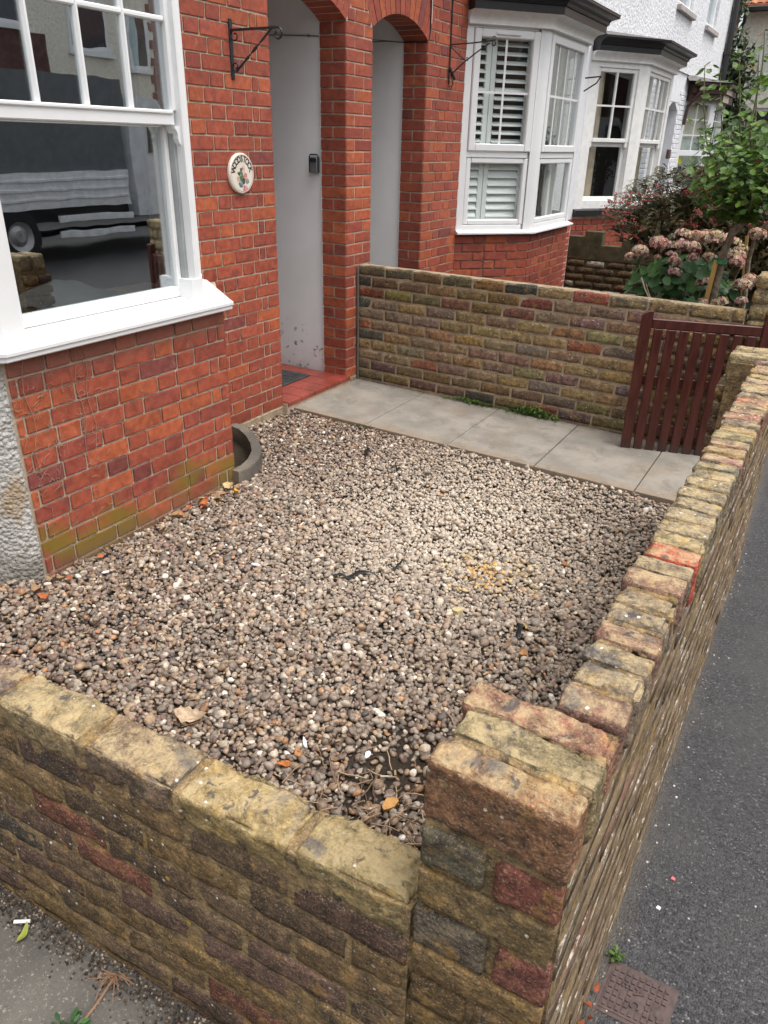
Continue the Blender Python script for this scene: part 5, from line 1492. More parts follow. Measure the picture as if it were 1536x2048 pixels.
flake('plaster_chip', 2.164, -2.414, .045, .018, (.78, .77, .75), 'white oblong chip on the bare soil patch behind the foreground wall', 'chip', 1.8)
flake('plaster_chip', 1.188, -1.758, .045, .02, (.8, .8, .8), 'white chip on the gravel in front of the bay', 'chip', .6)
flake('paint_flake', 1.98, -2.49, .05, .012, (.65, .65, .66), 'curled whitish flake near the orange leaf', 'chip', 2.4)
flake('plaster_chip', .72, -2.16, .035, .02, (.75, .75, .74), 'white chip at the foot of the bay by the roughcast side', 'chip', 1.0)
flake('pottery_shard', 2.327, -2.558, .06, .035, (.46, .24, .08), 'orange brown flat stone near the corner of the foreground walls', 'stone', 1.2, .012)
flake('sandstone_piece', 2.07, -1.565, .05, .045, (.50, .42, .24), 'pale yellow angular stone on the gravel', 'stone', .3, .02)
def strip(x, y, L, a, label, w_=.016):
    mb = MB(); n = 10; r = rl; vs = []
    for i in range(n + 1):
        t = i / n; xx = x + math.cos(a) * L * t + .01 * math.sin(t * 7); yy = y + math.sin(a) * L * t + .008 * math.cos(t * 9); z = gtop(xx, yy) + .013 + .005 * math.sin(t * 11)
        q = w_ * (.4 + .6 * math.sin(math.pi * t)) * r.uniform(.6, 1.1); vs += [(xx - math.sin(a) * q, yy + math.cos(a) * q, z), (xx, yy, z + .005), (xx + math.sin(a) * q, yy - math.cos(a) * q, z)]
    mb.add(vs, [(3 * i + k, 3 * i + k + 1, 3 * i + k + 4, 3 * i + k + 3) for i in range(n) for k in (0, 1)])
    return mb.obj('plastic_strip', plain('black_plastic', (.012, .013, .013), .35), None, smooth=True, label=label, cat='plastic scrap')
strip(1.50, -1.62, .20, .75, 'black plastic strip lying in the middle of the gravel')
strip(1.66, -1.42, .09, .9, 'short piece of black plastic just beyond the longer strip', .012)
strip(.86, -.30, .10, -1.0, 'black plastic scrap on the gravel near the path by the porch', .02); strip(1.10, -.47, .09, .3, 'crumpled black scrap on the gravel right of the one by the path', .02)
strip(2.33, -1.62, .07, 1.2, 'black scrap on the gravel near the street wall', .015); strip(2.05, -.33, .06, .2, 'small black scrap near the far edge of the gravel', .012)

# things on the drive (bottom left) and the pavement
def drop2(mb_, name, mat, label, cat, **kw): return mb_.obj(name, mat, None, label=label, cat=cat, **kw)
ZD = -.055
mb = MB(); mb.tube([(1.695, -3.318, ZD + .005), (1.728, -3.296, ZD + .006)], .0045, 8); drop2(mb, 'cigarette_end', plain('paper_white', (.8, .8, .78), .8), 'white paper stub on the concrete at the foot of the foreground wall', 'stub')
drop(leaf_mesh('fallen_leaf', .05, .02, .5, mk_attr('green_leaf', .5, .4, 50, .1, .2), rl, 7), 'fallen_leaf', 1.745, -3.325, ZD + .007, (.30, .34, .06), 'yellow green leaf beside the white stub on the concrete', 'leaf', rz=2.0)
drop(LM[2], 'fallen_leaf', 1.62, -3.35, ZD + .008, (.46, .31, .13), 'tan leaf on the concrete left of the white stub', 'leaf')
mb = MB()
for i in range(1700):
    t = rl.random(); x = 1.3 + 1.4 * t; yw = YS + S1 * (x - XS) - .01; y = yw - abs(rl.gauss(0, .035)); rr = rl.uniform(.0008, .0030); c = rl.choice([(.06, .045, .03), (.09, .06, .04), (.3, .25, .2), (.04, .03, .025), (.14, .1, .07)])
    vs, fs = cbox(x - rr, x + rr, y - rr, y + rr, ZD - .004, ZD + rr, rr * .4); mb.add(vs, fs, c)
mb.obj('grit', ATTR, None, kind='stuff')


def weed(name, x, y, z, n, size, label, mat=WEED, hgt=.04, spread=.03):
    w_ = thing(name, label, 'weed'); mb = MB(); st = MB()
    for i in range(n):
        a = rl.uniform(0, 6.28); d = rl.uniform(0, spread); hh = hgt * rl.uniform(.3, 1); p = Vector((x + d * math.cos(a), y + d * math.sin(a), z + hh)); b0 = Vector((x + d * .3 * math.cos(a), y + d * .3 * math.sin(a), z - .005))
        st.tube([b0, (b0 + p) / 2 + Vector((0, 0, .004)), p], .0008, 4)
        me = Euler((rl.uniform(-.6, .6), rl.uniform(-.6, .6), a)).to_matrix(); L = size * rl.uniform(.6, 1.2)
        vs = [p + me @ Vector(q) for q in ((-.1 * L, 0, 0), (.35 * L, -.3 * L, .05 * L), (.9 * L, -.2 * L, .02 * L), (1.1 * L, 0, 0), (.9 * L, .2 * L, .02 * L), (.35 * L, .3 * L, .05 * L))]
        mb.add(vs, [(0, 1, 2, 3), (0, 3, 4, 5)])
    mb.obj('leaves', mat, w_, kind='stuff'); st.obj('stem', mat, w_, kind='stuff'); return w_


def tuft(x, y, z, n, L, col_mat, label, spread=.05):
    w_ = thing('grass_tuft', label, 'grass'); mb = MB()
    for i in range(n):
        a = rl.uniform(0, 6.28); p = Vector((x + rl.gauss(0, spread), y + rl.gauss(0, .012), z)); d = Vector((math.cos(a), math.sin(a), 0)); l = L * rl.uniform(.5, 1.2); sd_ = Vector((-d.y, d.x, 0)) * .0018
        q = [p, p + d * l * .3 + Vector((0, 0, l * .5)), p + d * l * .8 + Vector((0, 0, l * .62))]
        mb.add([q[0] - sd_, q[0] + sd_, q[1] + sd_, q[1] - sd_, q[2]], [(0, 1, 2, 3), (3, 2, 4)])
    mb.obj('blades', col_mat, w_, kind='stuff'); return w_


weed('weed', 3.0, -2.61, -.08, 26, .014, 'small bright green weed at the corner of the iron cover', hgt=.022, spread=.014)
def clump(x0, x1, n, hgt, label):
    w_ = thing('weed', label, 'weed'); mb = MB(); st = MB()
    for i in range(n):
        x = rl.uniform(x0, x1) if rl.random() < .5 else rl.gauss((x0 + x1) / 2, (x1 - x0) / 6); yy = yparty(x) - .012 - abs(rl.gauss(0, .03)); hh = hgt * rl.uniform(.2, 1) * math.exp(-((x - (x0 + x1) / 2) / (x1 - x0) * 2.2) ** 2)
        p = Vector((x, yy, .034 + hh)); st.tube([(x, yy + .008, .03), p], .0008, 4); M = Euler((rl.uniform(-.7, .7), rl.uniform(-.7, .7), rl.uniform(0, 6.28))).to_matrix(); L = .017 * rl.uniform(.6, 1.2)
        mb.add([p + M @ Vector(q) for q in ((-.1 * L, 0, 0), (.4 * L, -.33 * L, .05 * L), (1.1 * L, 0, 0), (.4 * L, .33 * L, .05 * L))], [(0, 1, 2), (0, 2, 3)])
    mb.obj('leaves', WEED, w_, kind='stuff'); st.obj('stem', WEED, w_, kind='stuff')


clump(1.30, 1.68, 380, .075, 'bushy low green weed at the foot of the dividing wall nearer the gate')
clump(.78, 1.20, 190, .035, 'thin low green weed at the foot of the dividing wall nearer the porch')
tuft(1.16, yparty(1.16) - .02, .03, 120, .05, WEED, 'thin grass in the path joint at the foot of the dividing wall', .10)
tuft(.62, ypath(.62) - .01, .02, 40, .03, WEED, 'sparse grass at the gravel edge of the path', .05)
weed('weed', 2.03, -3.43, ZD, 40, .02, 'dark green weed on the concrete at the bottom of the picture', LEAFH, hgt=.05, spread=.035)
w_ = thing('dead_weed', 'straggly dead weed with reddish stem at the foot of the foreground wall', 'weed')
mb = MB()
for i in range(26):
    a = rl.uniform(-2.6, .4); L = rl.uniform(.02, .07); p = Vector((2.02, -3.285, ZD + .02)); mb.tube([p, p + Vector((math.cos(a) * L * .5, math.sin(a) * L * .5, rl.uniform(0, .03))), p + Vector((math.cos(a) * L, math.sin(a) * L, rl.uniform(-.01, .03)))], .0009, 4)
mb.tube([(2.02, -3.285, ZD + .02), (2.03, -3.35, ZD + .012), (2.035, -3.42, ZD + .008)], .003, 5); mb.obj('stem', plain('red_stem', (.32, .18, .10), .8), w_)
for i, (x, y, s) in enumerate(((2.975, -2.72, 1.2), (2.972, -2.78, 1.6), (2.985, -2.80, 1.0), (2.97, -2.83, 1.3))):
    drop(LM[i % 6], 'fallen_leaf', x + .005, y, -.055 + .01 * (i % 2), (.22, .065, .028), ('topmost curled rust red leaf', 'second rust red leaf, half way down', 'small rust red leaf furthest from the wall', 'lowest rust red leaf')[i] + ' in the angle of street wall and pavement', 'leaf', 'rust red leaves at the pavement wall foot', s * .5, 1.5, .9)
for i, (u, v, c, nm) in enumerate(((3.075, -2.31, (.6, .15, .16), 'pink'), (3.06, -2.42, (.7, .7, .7), 'white'))):
    mb = MB(); mb.prism([(-.006, -.004), (.005, -.005), (.006, .004), (-.003, .006)], 0, .004); mb.obj('pavement_chip', ATTR, None, label=f'tiny {nm} fragment on the tarmac pavement', cat='chip', M=Matrix.Translation((u, v, -.079)), color=c)
mb = MB()
for i in range(160):
    y = -3.1 + 3.2 * rl.random(); x = 2.985 + abs(rl.gauss(0, .03)) if i < 110 else rl.uniform(3.0, 3.6); rr = rl.uniform(.0012, .0035); c = rl.choice([(.35, .32, .28), (.2, .17, .14), (.5, .48, .45), (.1, .07, .05)]); vs, fs = cbox(x - rr, x + rr, y - rr, y + rr, -.082, -.08 + rr, rr * .4); mb.add(vs, fs, c)
mb.obj('pavement_grit', ATTR, None, kind='stuff')

# ================================================================== PLANTS NEXT DOOR
rp2 = random.Random(9)


def leaf_var(name, L, W, mat, n=4, k=4): return [leaf_mesh(name, L, W, rp2.uniform(.1, .5), mat, rp2, n, .08, .2) for _ in range(k)]


def rotm(nrm, roll): return nrm.to_track_quat('Z', 'Y').to_matrix() @ Matrix.Rotation(roll, 3, 'Z')


# hydrangea
hyd = thing('hydrangea', 'hydrangea bush with faded pink flower heads behind the dividing wall', 'shrub')
LH = leaf_var('leaf', .135, .088, LEAFH, 5); cnt = 0; rest = MB()
def hyd_surface():
    u = rp2.uniform(0, 6.28); v = rp2.random()
    return u, v
for i in range(560):
    a = rp2.uniform(0, 6.28); t = rp2.random() ** .6; zz = rp2.uniform(.25, 1.0)
    wv = 1 - .35 * max(0, (zz - .7) / .4) - .35 * max(0, (.55 - zz) / .4)
    x = 2.10 + .43 * wv * t * math.cos(a); y = 1.90 + .42 * wv * t * math.sin(a); z = zz * (1 - .05 * t) * 1.05 + .10 * (x - 2.05) - .02
    nrm = Vector((math.cos(a) * t * .7 + rp2.uniform(-.3, .3), math.sin(a) * t * .7 - .35 + rp2.uniform(-.3, .3), .75)).normalized(); M = rotm(nrm, rp2.uniform(0, 6.28)).to_4x4(); M.translation = (x, y, z)
    sc_ = rp2.uniform(.55, 1.05); M = M @ Matrix.Scale(sc_, 4)
    if i < 290: link(rp2.choice(LH), 'leaf', None, hyd, M=M)
    else:
        me = rp2.choice(LH); rest.add([M @ v.co for v in me.vertices], [tuple(p.vertices) for p in me.polygons])
rest.obj('foliage', LEAFH, hyd, kind='stuff')


def head_mesh(pal, r=.080, n=85):
    mb = MB()
    for i in range(n):
        a = rp2.uniform(0, 6.28); ph = math.acos(1 - rp2.random() * 1.25); d = Vector((math.sin(ph) * math.cos(a), math.sin(ph) * math.sin(a), math.cos(ph) * .75)); p = d * r * rp2.uniform(.9, 1.06); Q = rotm(d.normalized(), rp2.uniform(0, 6)); s = r * rp2.uniform(.15, .2); c = tuple(v * rp2.uniform(.75, 1.2) for v in rp2.choice(pal))
        for k in range(4):
            b = k * math.pi / 2; vs = [p + Q @ Vector((s * q * math.cos(b + w_), s * q * math.sin(b + w_), .1 * s * q)) for q, w_ in ((.12, 0), (.8, -.5), (1.05, 0), (.8, .5))]; mb.add(vs, [(0, 1, 2, 3)], c)
    mb.add([(r * .8 * math.cos(6.283 * i / 8) * math.sin(q), r * .8 * math.sin(6.283 * i / 8) * math.sin(q), r * .62 * math.cos(q)) for q in (.05, .7, 1.4, 1.9) for i in range(8)], [(k * 8 + i, k * 8 + (i + 1) % 8, k * 8 + 8 + (i + 1) % 8, k * 8 + 8 + i) for k in range(3) for i in range(8)], (.16, .09, .07))
    me = mb.mesh('flower_head'); me.materials.append(FLW); return me


FLW = mk_attr('faded_petal', .8, .2, 50, 0, .15)
beige = [(.58, .40, .29), (.50, .30, .22), (.66, .50, .36), (.48, .27, .23)]; pinkp = [(.58, .30, .28), (.62, .40, .34), (.52, .25, .25), (.68, .52, .40)]; olive = [(.50, .44, .24), (.56, .46, .3), (.50, .31, .24)]
HM = [head_mesh(beige), head_mesh(beige), head_mesh(pinkp), head_mesh(olive), head_mesh(pinkp, .05, 45)]


def at(u, v, ax, val):
    d = fw + r2 * ((u - 768) / FPX) - u2 * ((v - 1024) / FPX); i = 'xyz'.index(ax); return CAM + d * ((val - CAM[i]) / d[i])


heads = [(1280, 505, 1.95, 0, .95), (1262, 515, 2.0, 0, .7), (1318, 488, 1.9, 2, 1), (1340, 497, 1.85, 0, .9), (1365, 492, 2.0, 2, .85), (1385, 495, 2.05, 0, .8), (1365, 472, 2.3, 0, .95), (1388, 473, 2.35, 0, .8), (1408, 475, 2.3, 0, 1.0), (1430, 473, 2.35, 3, .95), (1450, 480, 2.3, 0, .9), (1468, 487, 2.3, 3, .8), (1344, 512, 1.8, 2, .6), (1349, 524, 1.75, 2, .7), (1385, 516, 1.75, 4, 1.0), (1418, 516, 1.85, 0, .7), (1349, 547, 1.7, 2, .75), (1407, 566, 1.65, 0, .8), (1428, 484, 2.1, 4, .8), (1459, 512, 1.9, 3, .9), (1477, 511, 1.95, 2, .7), (1470, 526, 1.9, 2, .95), (1480, 503, 2.2, 3, .8), (1483, 572, 1.8, 0, .95), (1500, 562, 2.0, 0, .9), (1315, 515, 1.8, 4, .6), (1438, 609, 1.35, 3, .85), (1406, 605, 1.35, 0, .5), (1482, 603, 1.6, 2, .6), (1515, 470, 2.1, 0, .9)]
stems = MB()
for (u, v, y, k, s) in heads:
    p = at(u, v, 'y', y); M = Euler((rp2.uniform(-.3, .3) + .25, rp2.uniform(-.3, .3), rp2.uniform(0, 6))).to_matrix().to_4x4(); M.translation = p; o = link(HM[k], 'flower_head', None, hyd, M=M @ Matrix.Scale(s * .88, 4))
    b0 = Vector((2.1 + (p.x - 2.1) * .35, 2.05 + (p.y - 2.05) * .3, 0)); stems.tube([b0, (b0 + p) / 2 + Vector((0, 0, .08)), p], .004, 5)
stems.obj('stem', BARK, hyd)
mb = MB(); a, b = at(1285, 545, 'y', 1.5), at(1300, 594, 'y', 1.25); mb.tube([at(1283, 555, 'y', 1.6), at(1290, 578, 'y', 1.55), at(1300, 600, 'y', 1.5)], .004, 5); mb.tube([at(1292, 566, 'y', 1.6), at(1297, 585, 'y', 1.55), at(1303, 600, 'y', 1.5)], .003, 5); mb.obj('bare_stem', plain('pale_stem', (.42, .33, .22), .9), hyd)

# standard rose with stake
rose = thing('rose_bush', 'tall standard rose with fresh green leaves and long upright shoots', 'rose')
YR = 1.45
tp = [at(1408, 640, 'y', YR), at(1425, 600, 'y', YR), at(1437, 550, 'y', YR), at(1450, 500, 'y', YR), at(1462, 470, 'y', YR), at(1482, 447, 'y', YR), at(1510, 430, 'y', YR + .05), at(1536, 412, 'y', YR + .1)]
tp = [Vector((tp[0].x, tp[0].y, -.02))] + tp
mb = MB(); mb.tube(tp, [.026, .024, .024, .023, .022, .023, .026, .024, .02], 9); trunk = mb.obj('trunk', BARK, rose, smooth=True)
mb = MB(); tops_ = []
fork = tp[6]
shoots = [((1410, 130), (1407, 200), (1412, 280), (1440, 380)), ((1440, 150), (1445, 300), (1460, 400)), ((1478, 100), (1480, 200), (1478, 330)), ((1530, 60), (1525, 130), (1500, 260)), ((1518, 110), (1512, 220), (1505, 330)), ((1470, 250), (1475, 330)), ((1390, 340), (1420, 400)), ((1440, 300), (1455, 370)), ((1500, 300), (1505, 400)), ((1560, 250), (1540, 350)), ((1420, 350), (1450, 410)), ((1380, 390), (1430, 430))]
SH = []
for k, s in enumerate(shoots):
    yy = YR + rp2.uniform(-.22, .3); p = [at(u, v, 'y', yy) for (u, v) in s] + [fork + Vector((rp2.uniform(-.03, .08), 0, .02))]
    SH.append(p); n = len(p); mb.tube(p, [.0025 + .006 * i / (n - 1) for i in range(n)], 5)
mb.obj('shoot', plain('rose_stem', (.14, .13, .06), .7, var=.3), rose)
LR = leaf_var('leaf', .054, .040, LEAFR, 4); young = [leaf_mesh('leaf', .05, .034, .3, mk_leaf('young_leaf', (.20, .10, .04), (.26, .2, .05)), rp2, 4, .05, .2)]
rest = MB(); cand = []
for p in SH:
    for i in range(len(p) - 1):
        seg = p[i + 1] - p[i]; nn = int(seg.length / (.016 if len(p) > 3 else .012))
        for k in range(nn):
            t = rp2.random(); b = p[i] + seg * t; b = b + Vector((rp2.gauss(0, .03), rp2.gauss(0, .03), rp2.gauss(0, .012))); cand.append((b, i == 0))
for i in range(1500):
    u = rp2.gauss(1515, 66); v = rp2.gauss(345, 52); 
    if v > 432 - max(0, 1450 - u) * .35 or v < 225 or u < 1375 + .25 * abs(v - 350) or u > 1680: continue
    cand.append((at(u, v, 'y', YR + rp2.gauss(0, .22)), False))
rp2.shuffle(cand); k = 0
for b, tipy in cand:
    nrm = Vector((rp2.uniform(-.6, .6), rp2.uniform(-.8, .2), .7)).normalized(); M = rotm(nrm, rp2.uniform(0, 6.28)).to_4x4(); M.translation = b; M = M @ Matrix.Scale(rp2.uniform(.6, 1.25), 4)
    me = young[0] if (tipy and rp2.random() < .3) or rp2.random() < .03 else rp2.choice(LR)
    if k < 280 and inview(b, 0): link(me, 'leaf', None, rose, M=M); k += 1
    else: rest.add([M @ v.co for v in me.vertices], [tuple(q.vertices) for q in me.polygons])
rest.obj('foliage', LEAFR, rose, kind='stuff')
stk = thing('plant_stake', 'square yellow timber stake tied to the rose trunk with green tape', 'stake')
a, b = at(1402, 640, 'y', YR - .04), at(1433, 520, 'y', YR - .04); d = (b - a).normalized()
mb = MB(); e1 = Vector((.013, 0, 0)); e2 = Vector((0, .013, 0)); base = a - d * .3
base = a - d * ((a.z + .05) / d.z)
mb.add([q + e1 * i + e2 * j for q in (base, b) for i, j in ((-1, -1), (1, -1), (1, 1), (-1, 1))], [(0, 1, 2, 3), (7, 6, 5, 4), (0, 4, 5, 1), (1, 5, 6, 2), (2, 6, 7, 3), (3, 7, 4, 0)]); mb.obj('post', plain('yellow_timber', (.42, .25, .07), .7), stk)
c = (at(1440, 522, 'y', YR)); mb = MB(); mb.add([c + Vector((.047 * math.cos(6.283 * i / 14), .04 * math.sin(6.283 * i / 14) - .015, z)) for z in (-.013, .013) for i in range(14)], [(i, (i + 1) % 14, 14 + (i + 1) % 14, 14 + i) for i in range(14)]); mb.obj('tie', plain('green_tape', (.03, .17, .06), .6), stk)
st2 = thing('plant_stake', 'second thin timber stake behind the hydrangea, beside a bare pale stem', 'stake')
mb = MB(); a, b = at(1480, 640, 'y', 2.2), at(1494, 472, 'y', 2.2); mb.tube([Vector((a.x, a.y, -.05)), a, b], .014, 4); mb.obj('post', plain('yellow_timber', (.42, .25, .07)), st2)
mb = MB(); mb.tube([Vector((at(1488, 640, 'y', 2.1).x, 2.1, -.05)), at(1490, 590, 'y', 2.1), at(1497, 520, 'y', 2.1), at(1512, 470, 'y', 2.1), at(1540, 440, 'y', 2.1)], [.02, .018, .016, .014, .01], 7); mb.obj('stem', BARK, st2)

# cotoneaster mound
cot = thing('cotoneaster', 'spreading dark cotoneaster with red berries in front of the white house', 'shrub')
fol = MB(); ber = MB(); twg = MB()
rc2 = random.Random(41)
CEN = Vector((2.15, 3.55, 1.0))
for i in range(6500):
    a = rc2.uniform(0, 6.28); e = rc2.random() ** .8 * 1.9 - .35
    e = min(e, 1.55); d = Vector((math.cos(a) * math.cos(e), math.sin(a) * math.cos(e), math.sin(e)))
    if d.y > .45: continue
    rad = Vector((1.16 if d.x < 0 else 1.1, .85, .58)) * (rc2.random() ** .25) * (1 + .16 * mnoise.noise(Vector((d.x * 2.4, d.y * 2.4, d.z * 3))))
    p = CEN + Vector((d.x * rad.x, d.y * rad.y, d.z * rad.z)); p.z = max(p.z, .3)
    if p.x < 2.0 and p.z < 1.13 - .42 * (p.x - 1.05): continue
    o = Vector((d.x * .5 + rc2.uniform(-.8, .8), d.y * .5 + rc2.uniform(-.8, .8), .2 + rc2.uniform(-.5, .4))).normalized(); L = rc2.uniform(.05, .13); sg = o.cross(Vector((0, 0, 1))).normalized(); droop = rc2.uniform(.1, .5)
    pts = [p + o * L * t - Vector((0, 0, droop * L * t * t)) for t in (0, .33, .66, 1)]; twg.tube(pts, .0012, 3, close=False) if i % 4 == 0 else None
    for k in range(14):
        t = k / 14; q = p + o * L * t - Vector((0, 0, droop * L * t * t)); s = 1 if k % 2 else -1; l = rc2.uniform(.013, .022); dv = (sg * s + o * .5 + Vector((0, 0, rc2.uniform(-.2, .6)))).normalized(); wv = o.cross(dv).cross(dv).normalized() * l * .33
        fol.add([q, q + dv * l * .5 + wv, q + dv * l, q + dv * l * .5 - wv], [(0, 1, 2, 3)])
    if mnoise.noise(p * 2.6) > .2 and rc2.random() < .4:
        for k in range(14):
            q = p + o * L * rc2.random() + Vector((rc2.uniform(-.012, .012), rc2.uniform(-.02, .0), rc2.uniform(0, .014))); rr = .0052
            ber.add([q + Vector(v) * rr for v in ((1, 0, 0), (-1, 0, 0), (0, 1, 0), (0, -1, 0), (0, 0, 1), (0, 0, -1))], [(0, 2, 4), (2, 1, 4), (1, 3, 4), (3, 0, 4), (2, 0, 5), (1, 2, 5), (3, 1, 5), (0, 3, 5)])
fol.obj('foliage', LEAFC, cot, kind='stuff'); ber.obj('berries', plain('red_berry', (.36, .03, .03), .4), cot, kind='stuff'); twg.obj('twigs', plain('dark_twig', (.05, .035, .025), .8), cot, kind='stuff')
mb = MB()
for i in range(9):
    a = rc2.uniform(2.4, 5.6); e = rc2.uniform(.3, .8); p = [Vector((2.1, 3.55, 0)), CEN + Vector((math.cos(a) * .3, math.sin(a) * .3, -.25)), CEN + Vector((math.cos(a) * .7, math.sin(a) * .6, .05 + .1 * e))]; mb.tube(p, [.028, .018, .006], 6)
for k in range(3): mb.tube([Vector((1.9, 3.4, .55)), Vector((1.6, 3.2, .92 + .03 * k)), Vector((1.30 + .05 * k, 3.1, 1.02 + .04 * k))], [.014, .01, .004], 5)
mb.obj('branch', plain('dark_twig', (.05, .035, .025)), cot)
# inner dark core of dead twigs so that the mound is dense
core = MB()
for i in range(5200):
    d = Vector((rc2.gauss(0, 1), rc2.gauss(0, 1), rc2.gauss(0, 1))).normalized() * rc2.random() ** .4; p = CEN + Vector((d.x * (1.0 if d.x < 0 else .86), d.y * .7, d.z * .5 - .06))
    if p.x < 2.0 and p.z < 1.13 - .42 * (p.x - 1.05): continue
    q = p + Vector((rc2.uniform(-.12, .12), rc2.uniform(-.12, .12), rc2.uniform(-.05, .08)));
    if i % 6 == 0: core.tube([p, q], .004, 3, close=False)
    s = .05; core.add([p + Vector((rc2.uniform(-s, s), rc2.uniform(-s, s), rc2.uniform(-s, s))) for _ in range(4)], [(0, 1, 2, 3)])
core.obj('inner_leaves', LEAFC, cot, kind='stuff')


def bush(name, label, c, rad, n, L, mat, seed, cat='shrub', hole=.0):
    t_ = thing(name, label, cat); r = random.Random(seed); mb = MB(); tw = MB()
    for i in range(n):
        d = Vector((r.gauss(0, 1), r.gauss(0, 1), r.gauss(0, 1))).normalized() * r.random() ** .4
        k = 1 + .35 * mnoise.noise(Vector(d) * 2.2 + Vector((seed, 0, 0))); p = Vector(c) + Vector((d.x * rad[0], d.y * rad[1], d.z * rad[2])) * k
        M = rotm(Vector((r.uniform(-1, 1), r.uniform(-1, .4), r.uniform(.1, 1))).normalized(), r.uniform(0, 6.28)); l = L * r.uniform(.6, 1.2)
        mb.add([p + M @ Vector(q) for q in ((-l / 2, 0, 0), (0, -l * .26, .06 * l), (l / 2, 0, 0), (0, l * .26, .06 * l))], [(0, 1, 2, 3)])
    for i in range(14):
        a = r.uniform(0, 6.28); tw.tube([Vector((c[0], c[1], -.1)), Vector(c) + Vector((math.cos(a) * rad[0] * .3, math.sin(a) * rad[1] * .3, -rad[2] * .3)), Vector(c) + Vector((math.cos(a) * rad[0] * .7, math.sin(a) * rad[1] * .7, rad[2] * r.uniform(-.2, .7)))], [.04, .02, .008], 5)
    mb.obj('foliage', mat, t_); tw.obj('trunk', BARK, t_); return t_


q = at(1462, 150, 'y', 15.2); bush('evergreen_shrub', 'tall dark evergreen shrub between the white house end and the cream house', (q.x - .02, 15.2, 2.9), (.50, .3, 1.0), 1500, .16, LEAFS, 3)
q2 = at(1455, 55, 'y', 18.5); bush('evergreen_tree', 'dark foliage under the orange roof of the cream house', (-.55, 18.8, 4.95), (.35, .4, .5), 420, .14, LEAFS, 5, 'tree')
q3 = at(1440, 300, 'y', 6.5); bush('evergreen_shrub', 'low dark leafy shrub above the berried bush', (q3.x + .05, 6.5, q3.z - .15), (.15, .2, .38), 240, .08, LEAFS, 8)

# ================================================================== ACROSS THE STREET (seen in the window panes)
lorry = thing('lorry', 'grey bodied lorry with white dropside reflected in the nearest bay window', 'lorry')
LX = 9.0
mb = MB(); mb.box(LX, LX + 2.1, 0.4, 6.25, .62, 1.16); mb.obj('dropside', plain('dirty_white', (.80, .81, .82), .5), lorry)
for z in (.74, .88, 1.02):
    mb = MB(); mb.box(LX - .02, LX, .42, 6.2, z, z + .05, .008); mb.obj('rib', plain('dirty_white', (.55, .56, .57)), lorry)
mb = MB(); mb.box(LX + .03, LX + 2.05, .4, 6.25, 1.165, 2.55); mb.obj('body', GREYLORRY, lorry)
mb = MB(); mb.prism([(6.45, .42), (8.2, .42), (8.35, 1.2), (7.7, 1.45), (7.1, 2.3), (6.45, 2.35)][::1], LX + .05, LX + 2.0, lambda p: (p[2], p[0], p[1])); mb.obj('cab', plain('van_white', (.72, .73, .75), .35), lorry)
mb = MB(); mb.prism([(6.85, 1.45), (7.55, 1.45), (7.1, 2.15), (6.85, 2.15)], LX + .02, LX + .049, lambda p: (p[2], p[0], p[1])); mb.obj('window', BLACK, lorry)
mb = MB(); mb.box(LX - .12, LX + .0, 7.5, 7.62, 1.4, 1.65, .02); mb.obj('mirror', BLACK, lorry)
for z in (.14, .38):
    mb = MB(); mb.box(LX - .01, LX + .03, 4.7, 6.25, z + .02, z + .12, .006); mb.obj('side_guard', plain('dirty_white', (.55, .56, .57)), lorry)
mb = MB(); mb.box(LX + .3, LX + 1.8, .5, 7.8, .38, .60); mb.obj('chassis', BLACK, lorry)
for y in (1.3, 3.95, 7.6):
    t_ = MB(); n = 24; c = Vector((LX + .12, y, .25)); Rr = .40
    rings = [(-.12, .22), (-.12, .36), (-.08, .40), (.12, .40)]; t_.add([(c.x + dx, c.y + rr * math.cos(6.283 * i / n), c.z + rr * math.sin(6.283 * i / n)) for dx, rr in rings for i in range(n)], [(k * n + i, k * n + (i + 1) % n, (k + 1) * n + (i + 1) % n, (k + 1) * n + i) for k in range(3) for i in range(n)])
    wh = t_.obj('wheel', RUB, lorry)
    mb = MB(); mb.add([(c.x + dx, c.y + rr * math.cos(6.283 * i / n), c.z + rr * math.sin(6.283 * i / n)) for dx, rr in ((-.11, .225), (-.06, .15), (-.1, .08), (-.1, .01)) for i in range(n)], [(k * n + i, k * n + (i + 1) % n, (k + 1) * n + (i + 1) % n, (k + 1) * n + i) for k in range(3) for i in range(n)]); mb.obj('rim', plain('silver', (.5, .5, .5), .4, metal=.6), wh)
opp = thing('opposite_house', 'cream rendered house across the street reflected in the nearest bay window', 'house')
OX = 15.0
mb = MB(); mb.box(OX, OX + 6, 7.2, 13.1, 1.55, 6.5); mb.obj('wall', RC_CREAM, opp)
mb = MB(); mb.box(OX - .02, OX + 6, 7.0, 13.1, -.2, 1.55); mb.box(OX - .05, OX - .001, 7.2, 9.6, 1.6, 3.75); mb.obj('tile_hanging', plain('dark_tile', (.10, .045, .035), .8, var=.3), opp)
qb = MB()
for k in range(24): qb.box(OX - .03, OX + .3, 13.1 - (.25 if k % 2 else .12), 13.42, 1.6 + k * .2, 1.79 + k * .2)
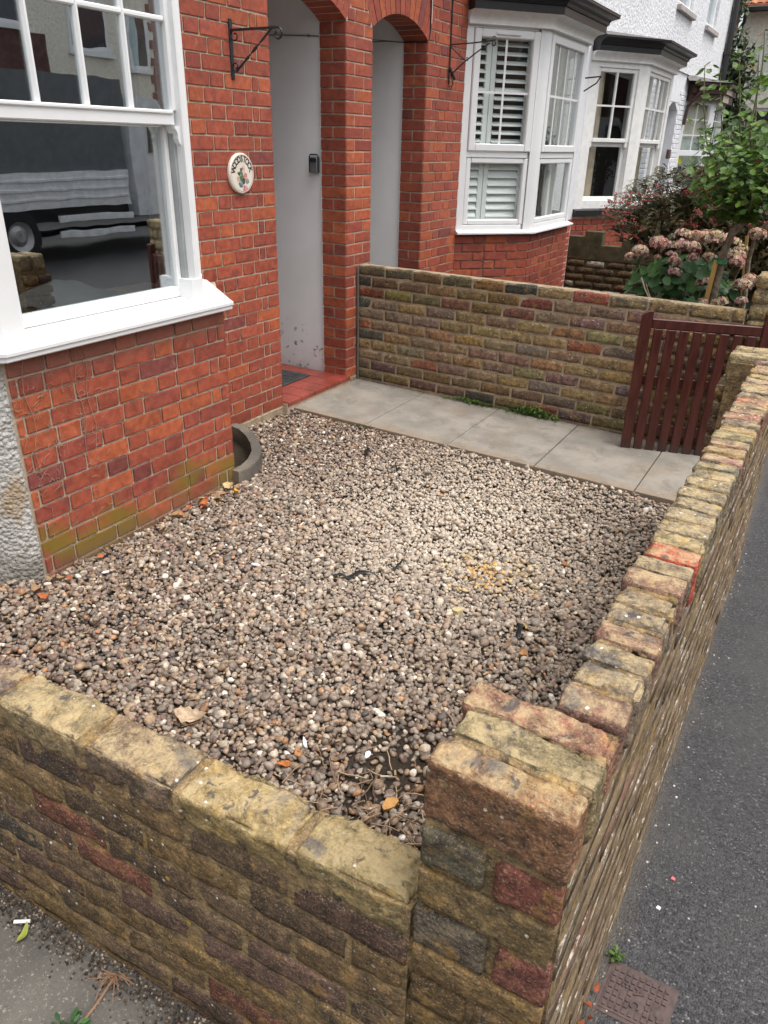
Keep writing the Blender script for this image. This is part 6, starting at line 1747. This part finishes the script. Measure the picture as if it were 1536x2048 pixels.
qb.obj('quoin', plain('quoin_brick', (.22, .07, .05), .8), opp)
for (ya, yb_, z0, z1) in ((7.5, 9.2, 3.85, 5.0), (10.3, 11.5, 3.55, 4.6), (12.1, 12.8, 3.3, 4.6)):
    wfo = face_frame(Fr((OX, 0), (0, -1)), -yb_, -ya, z0, z1, .09, -.05, .04, .01); wfo = wfo.obj('window_frame', UPVC, opp)
    mb = MB(); mb.box(OX - .02, OX - .005, ya + .08, yb_ - .08, z0 + .08, z1 - .08); mb.obj('pane', plain('dark_pane', (.04, .05, .06), .1), wfo)
    mb = MB(); mb.box(OX - .03, OX - .021, ya + .1, ya + .3, z0 + .1, z1 - .1); mb.obj('curtain', plain('net_curtain', (.45, .55, .55)), wfo)
    mb = MB(); mb.box(OX - .12, OX, ya - .05, yb_ + .05, z0 - .1, z0 - .01); mb.obj('window_sill', UPVC, opp)
for k, (ya, yb_, c, hgt) in enumerate(((-26, -8, (.5, .45, .38), 6.2), (-7.6, 6.8, (.42, .30, .2), 6.4), (13.6, 26, (.30, .12, .08), 6.2), (27, 60, (.80, .58, .30), 6.5))):
    t_ = thing('opposite_house', ['buff house across the street behind the viewer', 'brown brick house across the street opposite the porch', 'red brick house across the street past the cream one', 'sandy rendered house far along the opposite side'][k], 'house')
    mb = MB(); mb.box(OX + .2, OX + 6, ya, yb_, -.2, hgt); mb.obj('wall', plain('opp%d_wall' % k, c, .9), t_)
    y = ya + 1
    while y < yb_ - 1.5:
        for z0 in (.9, 3.6):
            wfo = face_frame(Fr((OX + .2, 0), (0, -1)), -(y + 1.1), -y, z0, z0 + 1.4, .08, -.05, .05, .01).obj('window_frame', UPVC, t_)
            mb = MB(); mb.box(OX + .17, OX + .19, y + .07, y + 1.03, z0 + .07, z0 + 1.33); mb.obj('pane', plain('dark_pane', (.04, .05, .06)), wfo)
        y += 2.6
if 0: bush('street_tree', 'broad leafy street tree on the opposite pavement', (13.3, 36, 3.6), (2.2, 2.2, 2.0), 2600, .32, LEAFR, 13, 'tree')
